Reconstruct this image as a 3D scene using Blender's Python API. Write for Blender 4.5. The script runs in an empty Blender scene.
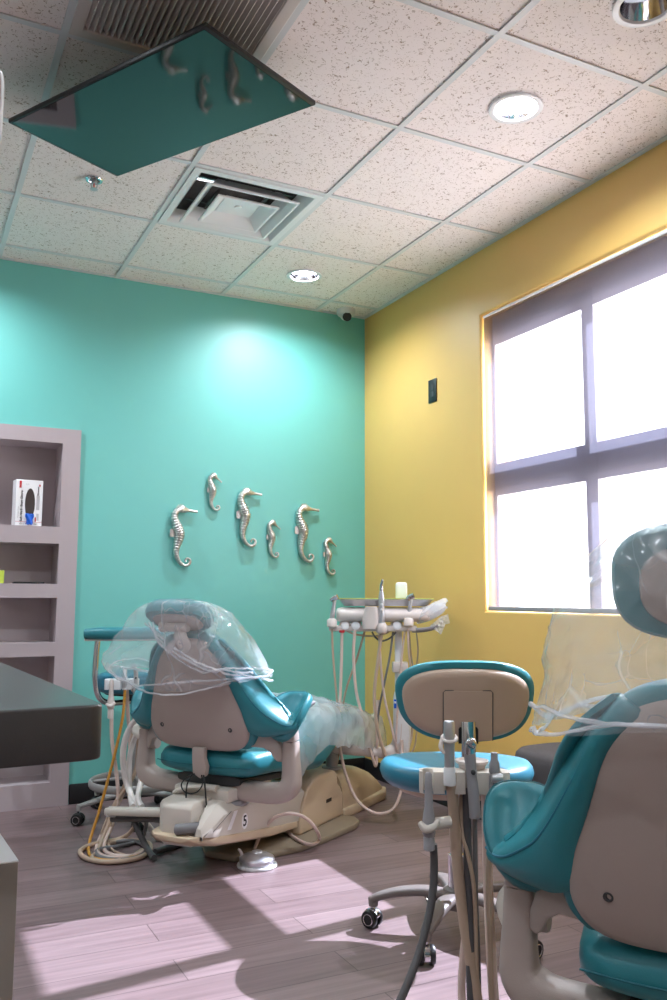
import bpy, bmesh, math, random
from mathutils import Vector, Matrix, noise
random.seed(7)
PI = math.pi
SC = bpy.context.scene
COL = SC.collection
V = Vector

# ------------------------------------------------------------------ camera
F_PX, YAW, PITCH, ROLL = 861.54, math.radians(26.5005), math.radians(6.3859), math.radians(0.185)
EYE = V((0, 0, 1.058))
_fw = V((math.sin(YAW) * math.cos(PITCH), math.cos(YAW) * math.cos(PITCH), math.sin(PITCH)))
_r = V((math.cos(YAW), -math.sin(YAW), 0)); _u = _r.cross(_fw)
_rt = _r * math.cos(ROLL) + _u * math.sin(ROLL); _up = -_r * math.sin(ROLL) + _u * math.cos(ROLL)
def P(x, y, k):                      # measured image point at a real depth k (m) -> world point
    return EYE + (_fw + _rt * ((x - 333.5) / F_PX) - _up * ((y - 500) / F_PX)) * k
def PZ(x, y, z):
    d = P(x, y, 1) - EYE; return EYE + d * ((z - EYE.z) / d.z)
cam_d = bpy.data.cameras.new('camera'); cam = bpy.data.objects.new('camera', cam_d); COL.objects.link(cam)
cam.matrix_world = Matrix.Translation(EYE) @ Matrix((_rt, _up, -_fw)).transposed().to_4x4()
cam_d.sensor_fit = 'VERTICAL'; cam_d.sensor_height = 36.0; cam_d.lens = 36.0 * F_PX / 1000.0
cam_d.clip_start = 0.02; cam_d.clip_end = 200
SC.camera = cam

# ------------------------------------------------------------------ materials
def lin(c):
    return tuple((v / 255 / 12.92) if v / 255 <= .04045 else ((v / 255 + .055) / 1.055) ** 2.4 for v in c)
def nodes(name):
    m = bpy.data.materials.new(name); m.use_nodes = True
    nt = m.node_tree; b = nt.nodes['Principled BSDF']
    return m, nt, b
def mat(name, c, rough=.5, metal=0., bump=0., bscale=200., var=0., vscale=8., spec=.5, coat=0.):
    """solid-coloured surface with slight procedural colour variation and a noise bump"""
    m, nt, b = nodes(name); L = nt.links.new; N = nt.nodes.new
    col = lin(c)
    b.inputs['Roughness'].default_value = rough; b.inputs['Metallic'].default_value = metal
    b.inputs['Specular IOR Level'].default_value = spec; b.inputs['Coat Weight'].default_value = coat
    tc = N('ShaderNodeTexCoord')
    nz = N('ShaderNodeTexNoise'); nz.inputs['Scale'].default_value = vscale; nz.inputs['Detail'].default_value = 3
    L(tc.outputs['Object'], nz.inputs['Vector'])
    mx = N('ShaderNodeMix'); mx.data_type = 'RGBA'
    v = max(var, .02)
    mx.inputs[6].default_value = tuple(x * (1 - v) for x in col) + (1,)
    mx.inputs[7].default_value = tuple(min(1, x * (1 + v)) for x in col) + (1,)
    L(nz.outputs['Fac'], mx.inputs[0]); L(mx.outputs[2], b.inputs['Base Color'])
    if bump:
        n2 = N('ShaderNodeTexNoise'); n2.inputs['Scale'].default_value = bscale; n2.inputs['Detail'].default_value = 2
        L(tc.outputs['Object'], n2.inputs['Vector'])
        bp = N('ShaderNodeBump'); bp.inputs['Strength'].default_value = bump; bp.inputs['Distance'].default_value = .002
        L(n2.outputs['Fac'], bp.inputs['Height']); L(bp.outputs['Normal'], b.inputs['Normal'])
    return m
def emit(name, c, s):
    m, nt, b = nodes(name)
    b.inputs['Base Color'].default_value = (.8, .8, .8, 1)
    b.inputs['Emission Color'].default_value = lin(c) + (1,); b.inputs['Emission Strength'].default_value = s
    return m

def floor_mat():
    m, nt, b = nodes('plank_floor'); L = nt.links.new; N = nt.nodes.new
    tc = N('ShaderNodeTexCoord')
    br = N('ShaderNodeTexBrick'); br.offset = .37; br.inputs['Scale'].default_value = 1
    br.inputs['Brick Width'].default_value = 1.22; br.inputs['Row Height'].default_value = .152
    br.inputs['Mortar Size'].default_value = .0016; br.inputs['Mortar Smooth'].default_value = .2
    br.inputs['Bias'].default_value = 0
    br.inputs['Color1'].default_value = lin((116, 97, 98)) + (1,); br.inputs['Color2'].default_value = lin((131, 112, 113)) + (1,)
    br.inputs['Mortar'].default_value = lin((74, 60, 58)) + (1,)
    L(tc.outputs['Object'], br.inputs['Vector'])
    mp = N('ShaderNodeMapping'); mp.inputs['Scale'].default_value = (1.3, 26, 1); L(tc.outputs['Object'], mp.inputs['Vector'])
    nz = N('ShaderNodeTexNoise'); nz.inputs['Scale'].default_value = 1.6; nz.inputs['Detail'].default_value = 7; nz.inputs['Roughness'].default_value = .62
    L(mp.outputs['Vector'], nz.inputs['Vector'])
    cr = N('ShaderNodeValToRGB'); cr.color_ramp.elements[0].position = .3; cr.color_ramp.elements[0].color = (.66, .63, .62, 1)
    cr.color_ramp.elements[1].position = .7; cr.color_ramp.elements[1].color = (1.12, 1.1, 1.1, 1)
    L(nz.outputs['Fac'], cr.inputs['Fac'])
    mx = N('ShaderNodeMix'); mx.data_type = 'RGBA'; mx.blend_type = 'MULTIPLY'; mx.inputs[0].default_value = .9
    L(br.outputs['Color'], mx.inputs[6]); L(cr.outputs['Color'], mx.inputs[7]); L(mx.outputs[2], b.inputs['Base Color'])
    b.inputs['Roughness'].default_value = .42
    bp = N('ShaderNodeBump'); bp.inputs['Strength'].default_value = .15; bp.inputs['Distance'].default_value = .002
    L(nz.outputs['Fac'], bp.inputs['Height']); L(bp.outputs['Normal'], b.inputs['Normal'])
    return m
def tile_mat():
    m, nt, b = nodes('fissured_tile'); L = nt.links.new; N = nt.nodes.new
    tc = N('ShaderNodeTexCoord')
    nz = N('ShaderNodeTexNoise'); nz.inputs['Scale'].default_value = 84; nz.inputs['Detail'].default_value = 3; nz.inputs['Distortion'].default_value = 1.4
    L(tc.outputs['Object'], nz.inputs['Vector'])
    cr = N('ShaderNodeValToRGB')
    e = cr.color_ramp.elements; e[0].position = .34; e[0].color = lin((172, 152, 140)) + (1,); e[1].position = .41; e[1].color = lin((242, 232, 230)) + (1,)
    L(nz.outputs['Fac'], cr.inputs['Fac']); L(cr.outputs['Color'], b.inputs['Base Color'])
    b.inputs['Roughness'].default_value = .95; b.inputs['Specular IOR Level'].default_value = .1
    bp = N('ShaderNodeBump'); bp.inputs['Strength'].default_value = .5; bp.inputs['Distance'].default_value = .003
    L(cr.outputs['Color'], bp.inputs['Height']); L(bp.outputs['Normal'], b.inputs['Normal'])
    return m
def film_mat(name, white=.12, spec_rough=.12, tint=(1, 1, 1)):
    """clear wrinkled polythene: mostly see-through, a little milky scatter, glossy highlights, plus highlight streaks painted along the creases"""
    m = bpy.data.materials.new(name); m.use_nodes = True; nt = m.node_tree; nt.nodes.clear(); L = nt.links.new; N = nt.nodes.new
    out = N('ShaderNodeOutputMaterial'); tr = N('ShaderNodeBsdfTransparent'); tr.inputs[0].default_value = tint + (1,)
    df = N('ShaderNodeBsdfDiffuse'); df.inputs[0].default_value = (.96, .95, .99, 1)
    tl = N('ShaderNodeBsdfTranslucent'); tl.inputs[0].default_value = (.9, .92, .96, 1)
    gl = N('ShaderNodeBsdfGlossy'); gl.inputs['Roughness'].default_value = spec_rough
    tc = N('ShaderNodeTexCoord'); nz = N('ShaderNodeTexVoronoi'); nz.inputs['Scale'].default_value = 13
    ns = N('ShaderNodeTexNoise'); ns.inputs['Scale'].default_value = 5; ns.inputs['Detail'].default_value = 2
    va = N('ShaderNodeVectorMath'); va.operation = 'SCALE'; va.inputs['Scale'].default_value = .16
    vb = N('ShaderNodeVectorMath'); vb.operation = 'ADD'
    L(tc.outputs['Object'], ns.inputs['Vector']); L(ns.outputs['Color'], va.inputs[0]); L(va.outputs[0], vb.inputs[0]); L(tc.outputs['Object'], vb.inputs[1]); L(vb.outputs[0], nz.inputs['Vector'])
    bp = N('ShaderNodeBump'); bp.inputs['Strength'].default_value = .55; bp.inputs['Distance'].default_value = .03
    L(nz.outputs['Distance'], bp.inputs['Height'])
    for n in (df, gl, tl): L(bp.outputs['Normal'], n.inputs['Normal'])
    a = N('ShaderNodeMixShader'); a.inputs[0].default_value = .5; L(df.outputs[0], a.inputs[1]); L(tl.outputs[0], a.inputs[2])
    c = N('ShaderNodeMixShader'); L(tr.outputs[0], c.inputs[1]); L(a.outputs[0], c.inputs[2])
    def M_(op, x, y):
        n = N('ShaderNodeMath'); n.operation = op
        for k, q in ((0, x), (1, y)):
            if hasattr(q, 'is_linked'): L(q, n.inputs[k])
            elif q is not None: n.inputs[k].default_value = q
        return n.outputs[0]
    tot = None
    for sc_, st_, wd, am in ((5, (1, 1, .45), .045, .60), (11, (1, 1, .6), .05, .45), (23, (1, 1, .8), .06, .25)):
        mp = N('ShaderNodeMapping'); mp.inputs['Scale'].default_value = st_; mp.inputs['Rotation'].default_value = (.3 * sc_, .5, sc_); L(vb.outputs[0], mp.inputs['Vector'])
        n2 = N('ShaderNodeTexVoronoi'); n2.feature = 'DISTANCE_TO_EDGE'; n2.inputs['Scale'].default_value = sc_; L(mp.outputs[0], n2.inputs['Vector'])
        mr = N('ShaderNodeMapRange'); mr.inputs[1].default_value = 0; mr.inputs[2].default_value = wd; mr.inputs[3].default_value = am * CREASE_GLINT; mr.inputs[4].default_value = 0; L(n2.outputs['Distance'], mr.inputs[0])
        gt_ = N('ShaderNodeMapRange'); gt_.inputs[1].default_value = .40; gt_.inputs[2].default_value = .56; L(ns.outputs['Fac'], gt_.inputs[0])   # milky crease lines painted in as highlights, on some stretches only
        mm = M_('MULTIPLY', mr.outputs[0], gt_.outputs[0])
        tot = mm if tot is None else M_('MAXIMUM', tot, mm)
    mv = N('ShaderNodeMapRange'); mv.inputs[1].default_value = .3; mv.inputs[2].default_value = .7; mv.inputs[3].default_value = white * .6; mv.inputs[4].default_value = white * 1.5; L(ns.outputs['Fac'], mv.inputs[0])
    L(M_('MAXIMUM', tot, mv.outputs[0]), c.inputs[0])
    ge = N('ShaderNodeNewGeometry'); io = N('ShaderNodeMapRange'); io.inputs[3].default_value = 1.45; io.inputs[4].default_value = 1 / 1.45; L(ge.outputs['Backfacing'], io.inputs[0])
    fr = N('ShaderNodeFresnel'); L(io.outputs[0], fr.inputs['IOR']); L(bp.outputs['Normal'], fr.inputs['Normal'])
    cl = N('ShaderNodeMath'); cl.operation = 'MINIMUM'; cl.inputs[1].default_value = .35; L(fr.outputs[0], cl.inputs[0]); fr = cl
    d = N('ShaderNodeMixShader'); L(fr.outputs[0], d.inputs[0]); L(c.outputs[0], d.inputs[1]); L(gl.outputs[0], d.inputs[2])
    L(d.outputs[0], out.inputs[0])
    return m
def shade_mat():
    """sunscreen roller cloth: fine open weave that lets part of the light straight through"""
    m = bpy.data.materials.new('shade_cloth'); m.use_nodes = True; nt = m.node_tree; nt.nodes.clear(); L = nt.links.new; N = nt.nodes.new
    out = N('ShaderNodeOutputMaterial'); tr = N('ShaderNodeBsdfTransparent'); tr.inputs[0].default_value = (1, .97, 1, 1)
    tl = N('ShaderNodeBsdfTranslucent'); tl.inputs[0].default_value = (.10, .095, .12, 1)
    df = N('ShaderNodeBsdfDiffuse'); df.inputs[0].default_value = (.07, .065, .08, 1)
    tc = N('ShaderNodeTexCoord'); w = N('ShaderNodeTexNoise'); w.inputs['Scale'].default_value = 180; L(tc.outputs['Object'], w.inputs['Vector'])
    a = N('ShaderNodeMixShader'); a.inputs[0].default_value = .3; L(df.outputs[0], a.inputs[1]); L(tl.outputs[0], a.inputs[2])
    mr = N('ShaderNodeMapRange'); mr.inputs[3].default_value = SHADE_OPEN + .05; mr.inputs[4].default_value = SHADE_OPEN - .05; L(w.outputs['Fac'], mr.inputs[0])
    c = N('ShaderNodeMixShader'); L(mr.outputs[0], c.inputs[0]); L(a.outputs[0], c.inputs[1]); L(tr.outputs[0], c.inputs[2])
    L(c.outputs[0], out.inputs[0]); return m
def glass_mat():
    m = bpy.data.materials.new('window_glass'); m.use_nodes = True; nt = m.node_tree; nt.nodes.clear(); L = nt.links.new; N = nt.nodes.new
    out = N('ShaderNodeOutputMaterial'); tr = N('ShaderNodeBsdfTransparent'); tr.inputs[0].default_value = (.97, .99, .98, 1)
    gl = N('ShaderNodeBsdfGlossy'); gl.inputs['Roughness'].default_value = .01
    d = N('ShaderNodeMixShader'); d.inputs[0].default_value = .06
    L(tr.outputs[0], d.inputs[1]); L(gl.outputs[0], d.inputs[2]); L(d.outputs[0], out.inputs[0]); return m

SHADE_OPEN = .42
CREASE_GLINT = .9
M = {
 'teal_wall': mat('teal_wall', (108, 194, 186), .46, bump=.12, bscale=260, var=.02, spec=1.),
 'yellow_wall': mat('yellow_wall', (230, 184, 98), .46, bump=.12, bscale=260, var=.02, spec=1.),
 'cream_wall': mat('cream_wall', (205, 195, 185), .7, bump=.1),
 'floor': floor_mat(), 'tile': tile_mat(),
 'grid': mat('grid_white', (214, 216, 218), .45),
 'black_base': mat('black_vinyl', (24, 24, 27), .5, bump=.05),
 'trim_white': mat('window_vinyl', (215, 213, 222), .4),
 'laminate': mat('greige_laminate', (180, 166, 170), .5, var=.03),
 'laminate_in': mat('greige_laminate_inside', (182, 170, 173), .55, var=.03),
 'white_metal': mat('white_enamel', (226, 226, 228), .35),
 'dark': mat('dark_void', (22, 22, 24), .7),
 'grey_metal': mat('grey_enamel', (150, 148, 146), .45),
 'slat': mat('grille_enamel', (208, 201, 197), .45),
 'duct': mat('galvanised_duct', (84, 80, 78), .45, .6, var=.25, vscale=30),
 'chrome': mat('chrome', (215, 215, 220), .1, 1.),
 'steel': mat('brushed_steel', (198, 198, 202), .34, .75, var=.08, vscale=60),
 'pewter': mat('antique_pewter', (214, 206, 202), .42, 1., bump=.3, bscale=120, var=.3, vscale=45),
 'teal': mat('teal_leather', (40, 122, 132), .38, bump=.12, bscale=350, var=.06, vscale=6),
 'teal_light': mat('teal_leather_stool', (40, 112, 134), .36, bump=.12, bscale=350, var=.05, vscale=6),
 'shell': mat('putty_shell', (172, 157, 150), .48, bump=.2, bscale=420, var=.04),
 'beige': mat('beige_housing', (198, 176, 150), .45, bump=.12, bscale=300, var=.04),
 'beige_dark': mat('base_enamel', (138, 124, 106), .45, var=.04),
 'beige_light': mat('pale_housing', (205, 196, 186), .42, bump=.08, var=.03),
 'bone': mat('bone_plastic', (214, 202, 196), .4, var=.03),
 'taupe': mat('taupe_shell', (176, 152, 134), .5, bump=.12, bscale=300, var=.03),
 'leg_grey': mat('leg_enamel', (112, 102, 98), .4, var=.04),
 'cab_grey': mat('cabinet_grey', (128, 120, 114), .5, var=.03),
 'greyplas': mat('grey_plastic', (150, 147, 150), .45, var=.04),
 'dkgrey': mat('dark_grey_rubber', (58, 58, 60), .6),
 'black': mat('black_plastic', (18, 18, 20), .45),
 'hose_grey': mat('grey_hose', (116, 114, 116), .5, var=.05),
 'hose_dark': mat('dark_grey_hose', (86, 84, 86), .5, var=.05),
 'hose_tan': mat('tan_hose', (186, 162, 142), .42, var=.05),
 'hose_pink': mat('pale_pink_hose', (214, 190, 180), .4, var=.04),
 'hose_white': mat('white_hose', (222, 214, 210), .38, var=.04),
 'hose_orange': mat('amber_hose', (206, 148, 60), .4, var=.05),
 'counter': mat('charcoal_counter', (62, 60, 61), .32, bump=.08, bscale=500, var=.08, vscale=40),
 'greyfab': mat('grey_fabric', (78, 71, 71), .9, bump=.5, bscale=700, var=.1, vscale=90),
 'white': mat('white_card', (238, 236, 238), .55),
 'red': mat('red_print', (200, 40, 50), .5),
 'ink': mat('black_print', (40, 38, 42), .55),
 'ink_grey': mat('grey_print', (190, 186, 190), .55),
 'blue': mat('blue_glove', (16, 92, 200), .55, var=.15, vscale=60),
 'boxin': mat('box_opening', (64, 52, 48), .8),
 'lime': mat('lime_card', (196, 216, 84), .5),
 'liner': mat('tray_liner', (204, 212, 112), .5),
 'green': mat('green_cloth', (20, 150, 116), .6),
 'stitch': mat('seam_thread', (20, 100, 112), .6),
 'brown': mat('bin_inside', (120, 92, 66), .7),
 'film': film_mat('clear_film', .22),
 'film_milky': film_mat('milky_film', .42),
 'wrap': film_mat('white_wrap', .5),
 'shade': shade_mat(), 'glass': glass_mat(),
 'lamp_on': emit('lamp_lens', (235, 240, 255), 22.),
 'lamp_off_glow': emit('lamp_lens_off_glow', (235, 240, 255), .25),  # faint glow put into the lens of the unlit downlight
}
def screen_mat():
    m, nt, b = nodes('dark_screen')
    b.inputs['Base Color'].default_value = (.004, .005, .006, 1); b.inputs['Roughness'].default_value = .04
    b.inputs['IOR'].default_value = 1.6; b.inputs['Specular IOR Level'].default_value = .5
    N = nt.nodes.new; tc = N('ShaderNodeTexCoord'); nz = N('ShaderNodeTexNoise'); nz.inputs['Scale'].default_value = 400
    nt.links.new(tc.outputs['Object'], nz.inputs['Vector'])
    mr = N('ShaderNodeMapRange'); mr.inputs[3].default_value = .03; mr.inputs[4].default_value = .06
    nt.links.new(nz.outputs['Fac'], mr.inputs[0]); nt.links.new(mr.outputs[0], b.inputs['Roughness'])
    return m
M['screen'] = screen_mat()

# ------------------------------------------------------------------ geometry helpers
def BM(): return bmesh.new()
def box(bm, c, s, rot=None):
    g = bmesh.ops.create_cube(bm, size=1.0)
    mt = Matrix.Translation(V(c)) @ (rot.to_4x4() if rot else Matrix()) @ Matrix.Diagonal((s[0], s[1], s[2], 1))
    bmesh.ops.transform(bm, matrix=mt, verts=g['verts']); return g['verts']
def box2(bm, a, b):
    return box(bm, [(x + y) / 2 for x, y in zip(a, b)], [abs(y - x) for x, y in zip(a, b)])
def bev(bm, w, seg=2, ang=30):
    es = [e for e in bm.edges if len(e.link_faces) == 2 and e.calc_face_angle(0) > math.radians(ang)]
    if es: bmesh.ops.bevel(bm, geom=es, offset=w, segments=seg, profile=.5, affect='EDGES', clamp_overlap=True)
    return bm
def bbox(c, s, w=.005, seg=2, rot=None):
    bm = BM(); box(bm, c, s, rot); return bev(bm, w, seg)
def prism(bm, pts, axis, a, b):
    """extrude a 2-D outline; axis 'x': pts are (y,z); 'y': (x,z); 'z': (x,y)"""
    def mk(p, h):
        return {'x': (h, p[0], p[1]), 'y': (p[0], h, p[1]), 'z': (p[0], p[1], h)}[axis]
    A = [bm.verts.new(mk(p, a)) for p in pts]; B = [bm.verts.new(mk(p, b)) for p in pts]
    n = len(pts); bm.faces.new(A[::-1]); bm.faces.new(B)
    for i in range(n): bm.faces.new((A[i], A[(i + 1) % n], B[(i + 1) % n], B[i]))
    bmesh.ops.recalc_face_normals(bm, faces=bm.faces[:]); return bm
def lathe(bm, prof, seg=32, c=(0, 0, 0), axis=None, cap=True):
    """profile of (r, h) turned round an axis through c"""
    q = V((0, 0, 1)).rotation_difference(V(axis).normalized()) if axis else None
    rows = []
    for r, h in prof:
        row = []
        for i in range(seg):
            a = 2 * PI * i / seg; p = V((r * math.cos(a), r * math.sin(a), h))
            if q: p = q @ p
            row.append(bm.verts.new(V(c) + p))
        rows.append(row)
    fs = []
    for a, b in zip(rows, rows[1:]):
        for i in range(seg): fs.append(bm.faces.new((a[i], a[(i + 1) % seg], b[(i + 1) % seg], b[i])))
    if cap:
        fs.append(bm.faces.new(rows[0][::-1])); fs.append(bm.faces.new(rows[-1]))
    bmesh.ops.recalc_face_normals(bm, faces=fs); return bm
def crom(pts, n=8, closed=False):
    pts = [V(p) for p in pts]; out = []; N = len(pts)
    rng = range(N if closed else N - 1)
    for i in rng:
        if closed: p0, p1, p2, p3 = pts[i - 1], pts[i], pts[(i + 1) % N], pts[(i + 2) % N]
        else: p0, p1, p2, p3 = pts[max(i - 1, 0)], pts[i], pts[i + 1], pts[min(i + 2, N - 1)]
        for j in range(n):
            t = j / n
            out.append(.5 * ((2 * p1) + (p2 - p0) * t + (2 * p0 - 5 * p1 + 4 * p2 - p3) * t * t + (3 * p1 - p0 - 3 * p2 + p3) * t ** 3))
    if not closed: out.append(pts[-1].copy())
    return out
def tube(bm, path, r, seg=12, n=8, smooth=True, closed=False, sec=None, up=None, corr=0., pw=1.):
    """sweep a round (or elliptical / squarish) section along a path; r a number or a list per control point"""
    ctrl = [V(p) for p in path]; k = len(ctrl)
    pts = crom(ctrl, n, closed) if smooth and k > 2 else ctrl
    if isinstance(r, (list, tuple)):
        m_ = len(pts) - 1 or 1
        rr = []
        for i in range(len(pts)):
            t = i / m_ * (k - 1); a = min(int(t), k - 2); f = t - a; rr.append(r[a] * (1 - f) + r[a + 1] * f)
    else: rr = [r] * len(pts)
    nrm = V(up) if up else None; rows = []
    L_ = len(pts)
    for i, p in enumerate(pts):
        if closed: t = (pts[(i + 1) % L_] - pts[i - 1])
        else: t = (pts[min(i + 1, L_ - 1)] - pts[max(i - 1, 0)])
        if t.length < 1e-9: t = V((0, 0, 1))
        t.normalize()
        if nrm is None: nrm = t.orthogonal().normalized()
        nn = nrm - t * nrm.dot(t)
        if nn.length < 1e-6: nn = t.orthogonal()
        nn.normalize()
        if not up: nrm = nn
        b = t.cross(nn); row = []
        rad = rr[i] * (1 + corr * (i % 2))
        for j in range(seg):
            a = 2 * PI * j / seg; ca, sa = math.cos(a), math.sin(a)
            if pw != 1.: ca = math.copysign(abs(ca) ** pw, ca); sa = math.copysign(abs(sa) ** pw, sa)
            s1, s2 = sec or (1, 1)
            row.append(bm.verts.new(p + nn * (ca * rad * s1) + b * (sa * rad * s2)))
        rows.append(row)
    fs = []
    pairs = list(zip(rows, rows[1:])) + ([(rows[-1], rows[0])] if closed else [])
    for a, b in pairs:
        for j in range(seg): fs.append(bm.faces.new((a[j], a[(j + 1) % seg], b[(j + 1) % seg], b[j])))
    if not closed:
        fs.append(bm.faces.new(rows[0][::-1])); fs.append(bm.faces.new(rows[-1]))
    bmesh.ops.recalc_face_normals(bm, faces=fs); return bm
def loft(bm, rows, closed=True, cap=True):
    R_ = [[bm.verts.new(p) for p in row] for row in rows]; n = len(R_[0]); fs = []
    for a, b in zip(R_, R_[1:]):
        for i in range(n if closed else n - 1):
            fs.append(bm.faces.new((a[i], a[(i + 1) % n], b[(i + 1) % n], b[i])))
    if cap and closed:
        fs.append(bm.faces.new(R_[0][::-1])); fs.append(bm.faces.new(R_[-1]))
    bmesh.ops.recalc_face_normals(bm, faces=fs); return bm
def srect(w, h, n=32, e=4.):
    out = []
    for i in range(n):
        a = 2 * PI * i / n; c, s = math.cos(a), math.sin(a)
        out.append((math.copysign(abs(c) ** (2 / e), c) * w, math.copysign(abs(s) ** (2 / e), s) * h))
    return out
def sheet(bm, rows, th):
    """grid of points thickened along its normals into a solid of thickness th"""
    n, m_ = len(rows), len(rows[0]); T = [[V(p) for p in r_] for r_ in rows]; A, B = [], []
    for i in range(n):
        ra, rb = [], []
        for j in range(m_):
            du = T[i][min(j + 1, m_ - 1)] - T[i][max(j - 1, 0)]; dv = T[min(i + 1, n - 1)][j] - T[max(i - 1, 0)][j]
            nn = du.cross(dv)
            nn = nn.normalized() if nn.length > 1e-12 else V((0, 0, 1))
            e = .5 if i in (0, n - 1) or j in (0, m_ - 1) else 1.
            ra.append(bm.verts.new(T[i][j] + nn * th / 2 * e)); rb.append(bm.verts.new(T[i][j] - nn * th / 2 * e))
        A.append(ra); B.append(rb)
    fs = []
    for i in range(n - 1):
        for j in range(m_ - 1):
            fs.append(bm.faces.new((A[i][j], A[i][j + 1], A[i + 1][j + 1], A[i + 1][j])))
            fs.append(bm.faces.new((B[i][j], B[i + 1][j], B[i + 1][j + 1], B[i][j + 1])))
    for i in range(n - 1):
        for j in (0, m_ - 1): fs.append(bm.faces.new((A[i][j], A[i + 1][j], B[i + 1][j], B[i][j])))
    for j in range(m_ - 1):
        for i in (0, n - 1): fs.append(bm.faces.new((A[i][j], A[i][j + 1], B[i][j + 1], B[i][j])))
    bmesh.ops.recalc_face_normals(bm, faces=fs); return bm

# ------------------------------------------------------------------ object helpers
def obj(name, bm, m, parent=None, loc=(0, 0, 0), rz=0., ang=38, sub=0):
    me = bpy.data.meshes.new(name); bm.to_mesh(me); bm.free()
    me.materials.append(M[m] if isinstance(m, str) else m)
    for p in me.polygons: p.use_smooth = True
    me.set_sharp_from_angle(angle=math.radians(ang))
    o = bpy.data.objects.new(name, me); COL.objects.link(o)
    o.location = loc; o.rotation_euler = (0, 0, rz)
    if parent: o.parent = parent
    if sub:
        s = o.modifiers.new('smooth', 'SUBSURF'); s.levels = sub; s.render_levels = sub
    return o
def tag(o, label, cat, group=None, kind=None):
    o['label'] = label; o['category'] = cat
    if group: o['group'] = group
    if kind: o['kind'] = kind
    return o
def thing(name, label, cat, loc=(0, 0, 0), rz=0., group=None):
    o = bpy.data.objects.new(name, None); COL.objects.link(o); o.empty_display_size = .1
    o.location = loc; o.rotation_euler = (0, 0, rz); return tag(o, label, cat, group)
def struct(name, bm, m, parent=None, **k):
    o = obj(name, bm, m, parent, **k)
    if not parent: o['kind'] = 'structure'
    return o
def dup(o, loc, rz=None, label=None, parent=None):
    c = o.copy(); COL.objects.link(c)
    if parent: c.parent = parent
    else:
        c.location = loc
        if rz is not None: c.rotation_euler = (0, 0, rz)
        if label: c['label'] = label
    for ch in list(o.children): dup(ch, None, parent=c)
    return c
def text(name, s, size, m, parent, loc, rot, ext=.0003, bold=0.):
    cu = bpy.data.curves.new(name, 'FONT'); cu.body = s; cu.size = size; cu.extrude = ext; cu.offset = bold
    cu.align_x = 'CENTER'; cu.align_y = 'CENTER'; cu.materials.append(M[m])
    t_ = bpy.data.objects.new('lettering', cu); COL.objects.link(t_)
    bpy.context.view_layer.update()
    me = bpy.data.meshes.new_from_object(t_.evaluated_get(bpy.context.evaluated_depsgraph_get())); me.name = name
    bpy.data.objects.remove(t_); bpy.data.curves.remove(cu)
    o = bpy.data.objects.new(name, me); COL.objects.link(o); o.parent = parent; o.location = loc; o.rotation_euler = rot
    return o
def wobj(name, bm, m, parent=None, **k):
    """mesh laid out in world coordinates, stored relative to its (unscaled) parent"""
    if parent:
        mt = Matrix.Translation(parent.location) @ Matrix.Rotation(parent.rotation_euler.z, 4, 'Z')
        if parent.parent: mt = (Matrix.Translation(parent.parent.location) @ Matrix.Rotation(parent.parent.rotation_euler.z, 4, 'Z')) @ mt
        bm.transform(mt.inverted())
    return obj(name, bm, m, parent, **k)
def solo(name, bm, m, label, cat, loc, group=None, kind=None, **k):
    """a thing of one mesh, laid out in world coordinates, with its origin at loc"""
    bm.transform(Matrix.Translation(-V(loc)))
    return tag(obj(name, bm, m, None, loc, **k), label, cat, group, kind)

# ------------------------------------------------------------------ room
XW, YW, ZC = 2.5427, 4.664, 2.807
X0, Y0 = -3.2, -3.0
def holed(bm, to3, outer, hole, th, bw=0.):
    (a0, b0, a1, b1), (c0, d0, c1, d1) = outer, hole
    o_ = [(a0, b0), (a1, b0), (a1, b1), (a0, b1)]; h_ = [(c0, d0), (c1, d0), (c1, d1), (c0, d1)]
    vs = [[bm.verts.new(to3(p[0], p[1], t)) for p in q] for t in (0, th) for q in (o_, h_)]
    of, hf, ob, hb = vs
    for i in range(4):
        j = (i + 1) % 4
        for q in ((of[i], of[j], hf[j], hf[i]), (ob[i], hb[i], hb[j], ob[j]), (hf[i], hf[j], hb[j], hb[i]), (of[i], ob[i], ob[j], of[j])): bm.faces.new(q)
    bmesh.ops.recalc_face_normals(bm, faces=bm.faces[:])
    if bw:
        bm.edges.ensure_lookup_table(); hs = set(hf)
        es = [e for e in bm.edges if e.verts[0] in hs and e.verts[1] in hs]
        bmesh.ops.bevel(bm, geom=es, offset=bw, segments=4, profile=.5, affect='EDGES')
    return bm
bm = BM(); box2(bm, (X0 - .2, Y0 - .2, -.15), (XW + .3, YW + .4, 0)); struct('floor', bm, 'floor')
WIN = (1.93, .989, 3.448, 2.472)                                   # y0 z0 y1 z1 of the window opening
struct('wall_right', holed(BM(), lambda y, z, t: (XW + t, y, z), (Y0 - .2, 0, YW + .2, ZC + .3), WIN, .2, .013), 'yellow_wall')
CAB = (-.62, 0, .805, 1.925)
struct('wall_back', holed(BM(), lambda x, z, t: (x, YW + t, z), (X0 - .2, -.1, XW, ZC + .3), (CAB[0], .02, CAB[2], CAB[3]), .2), 'teal_wall')
bm = BM(); box2(bm, (X0 - .2, Y0 - .2, 0), (X0, YW, ZC + .3)); struct('wall_left', bm, 'cream_wall')
bm = BM(); box2(bm, (X0, Y0 - .2, 0), (XW, Y0, ZC + .3)); struct('wall_front', bm, 'cream_wall')
BH = .1
bm = BM(); box2(bm, (.82, YW - .012, 0), (XW - .001, YW, BH)); bev(bm, .004, 2); struct('baseboard_back', bm, 'black_base')
bm = BM(); box2(bm, (XW - .012, Y0, 0), (XW, YW - .0125, BH)); bev(bm, .004, 2); struct('baseboard_right', bm, 'black_base')

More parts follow.
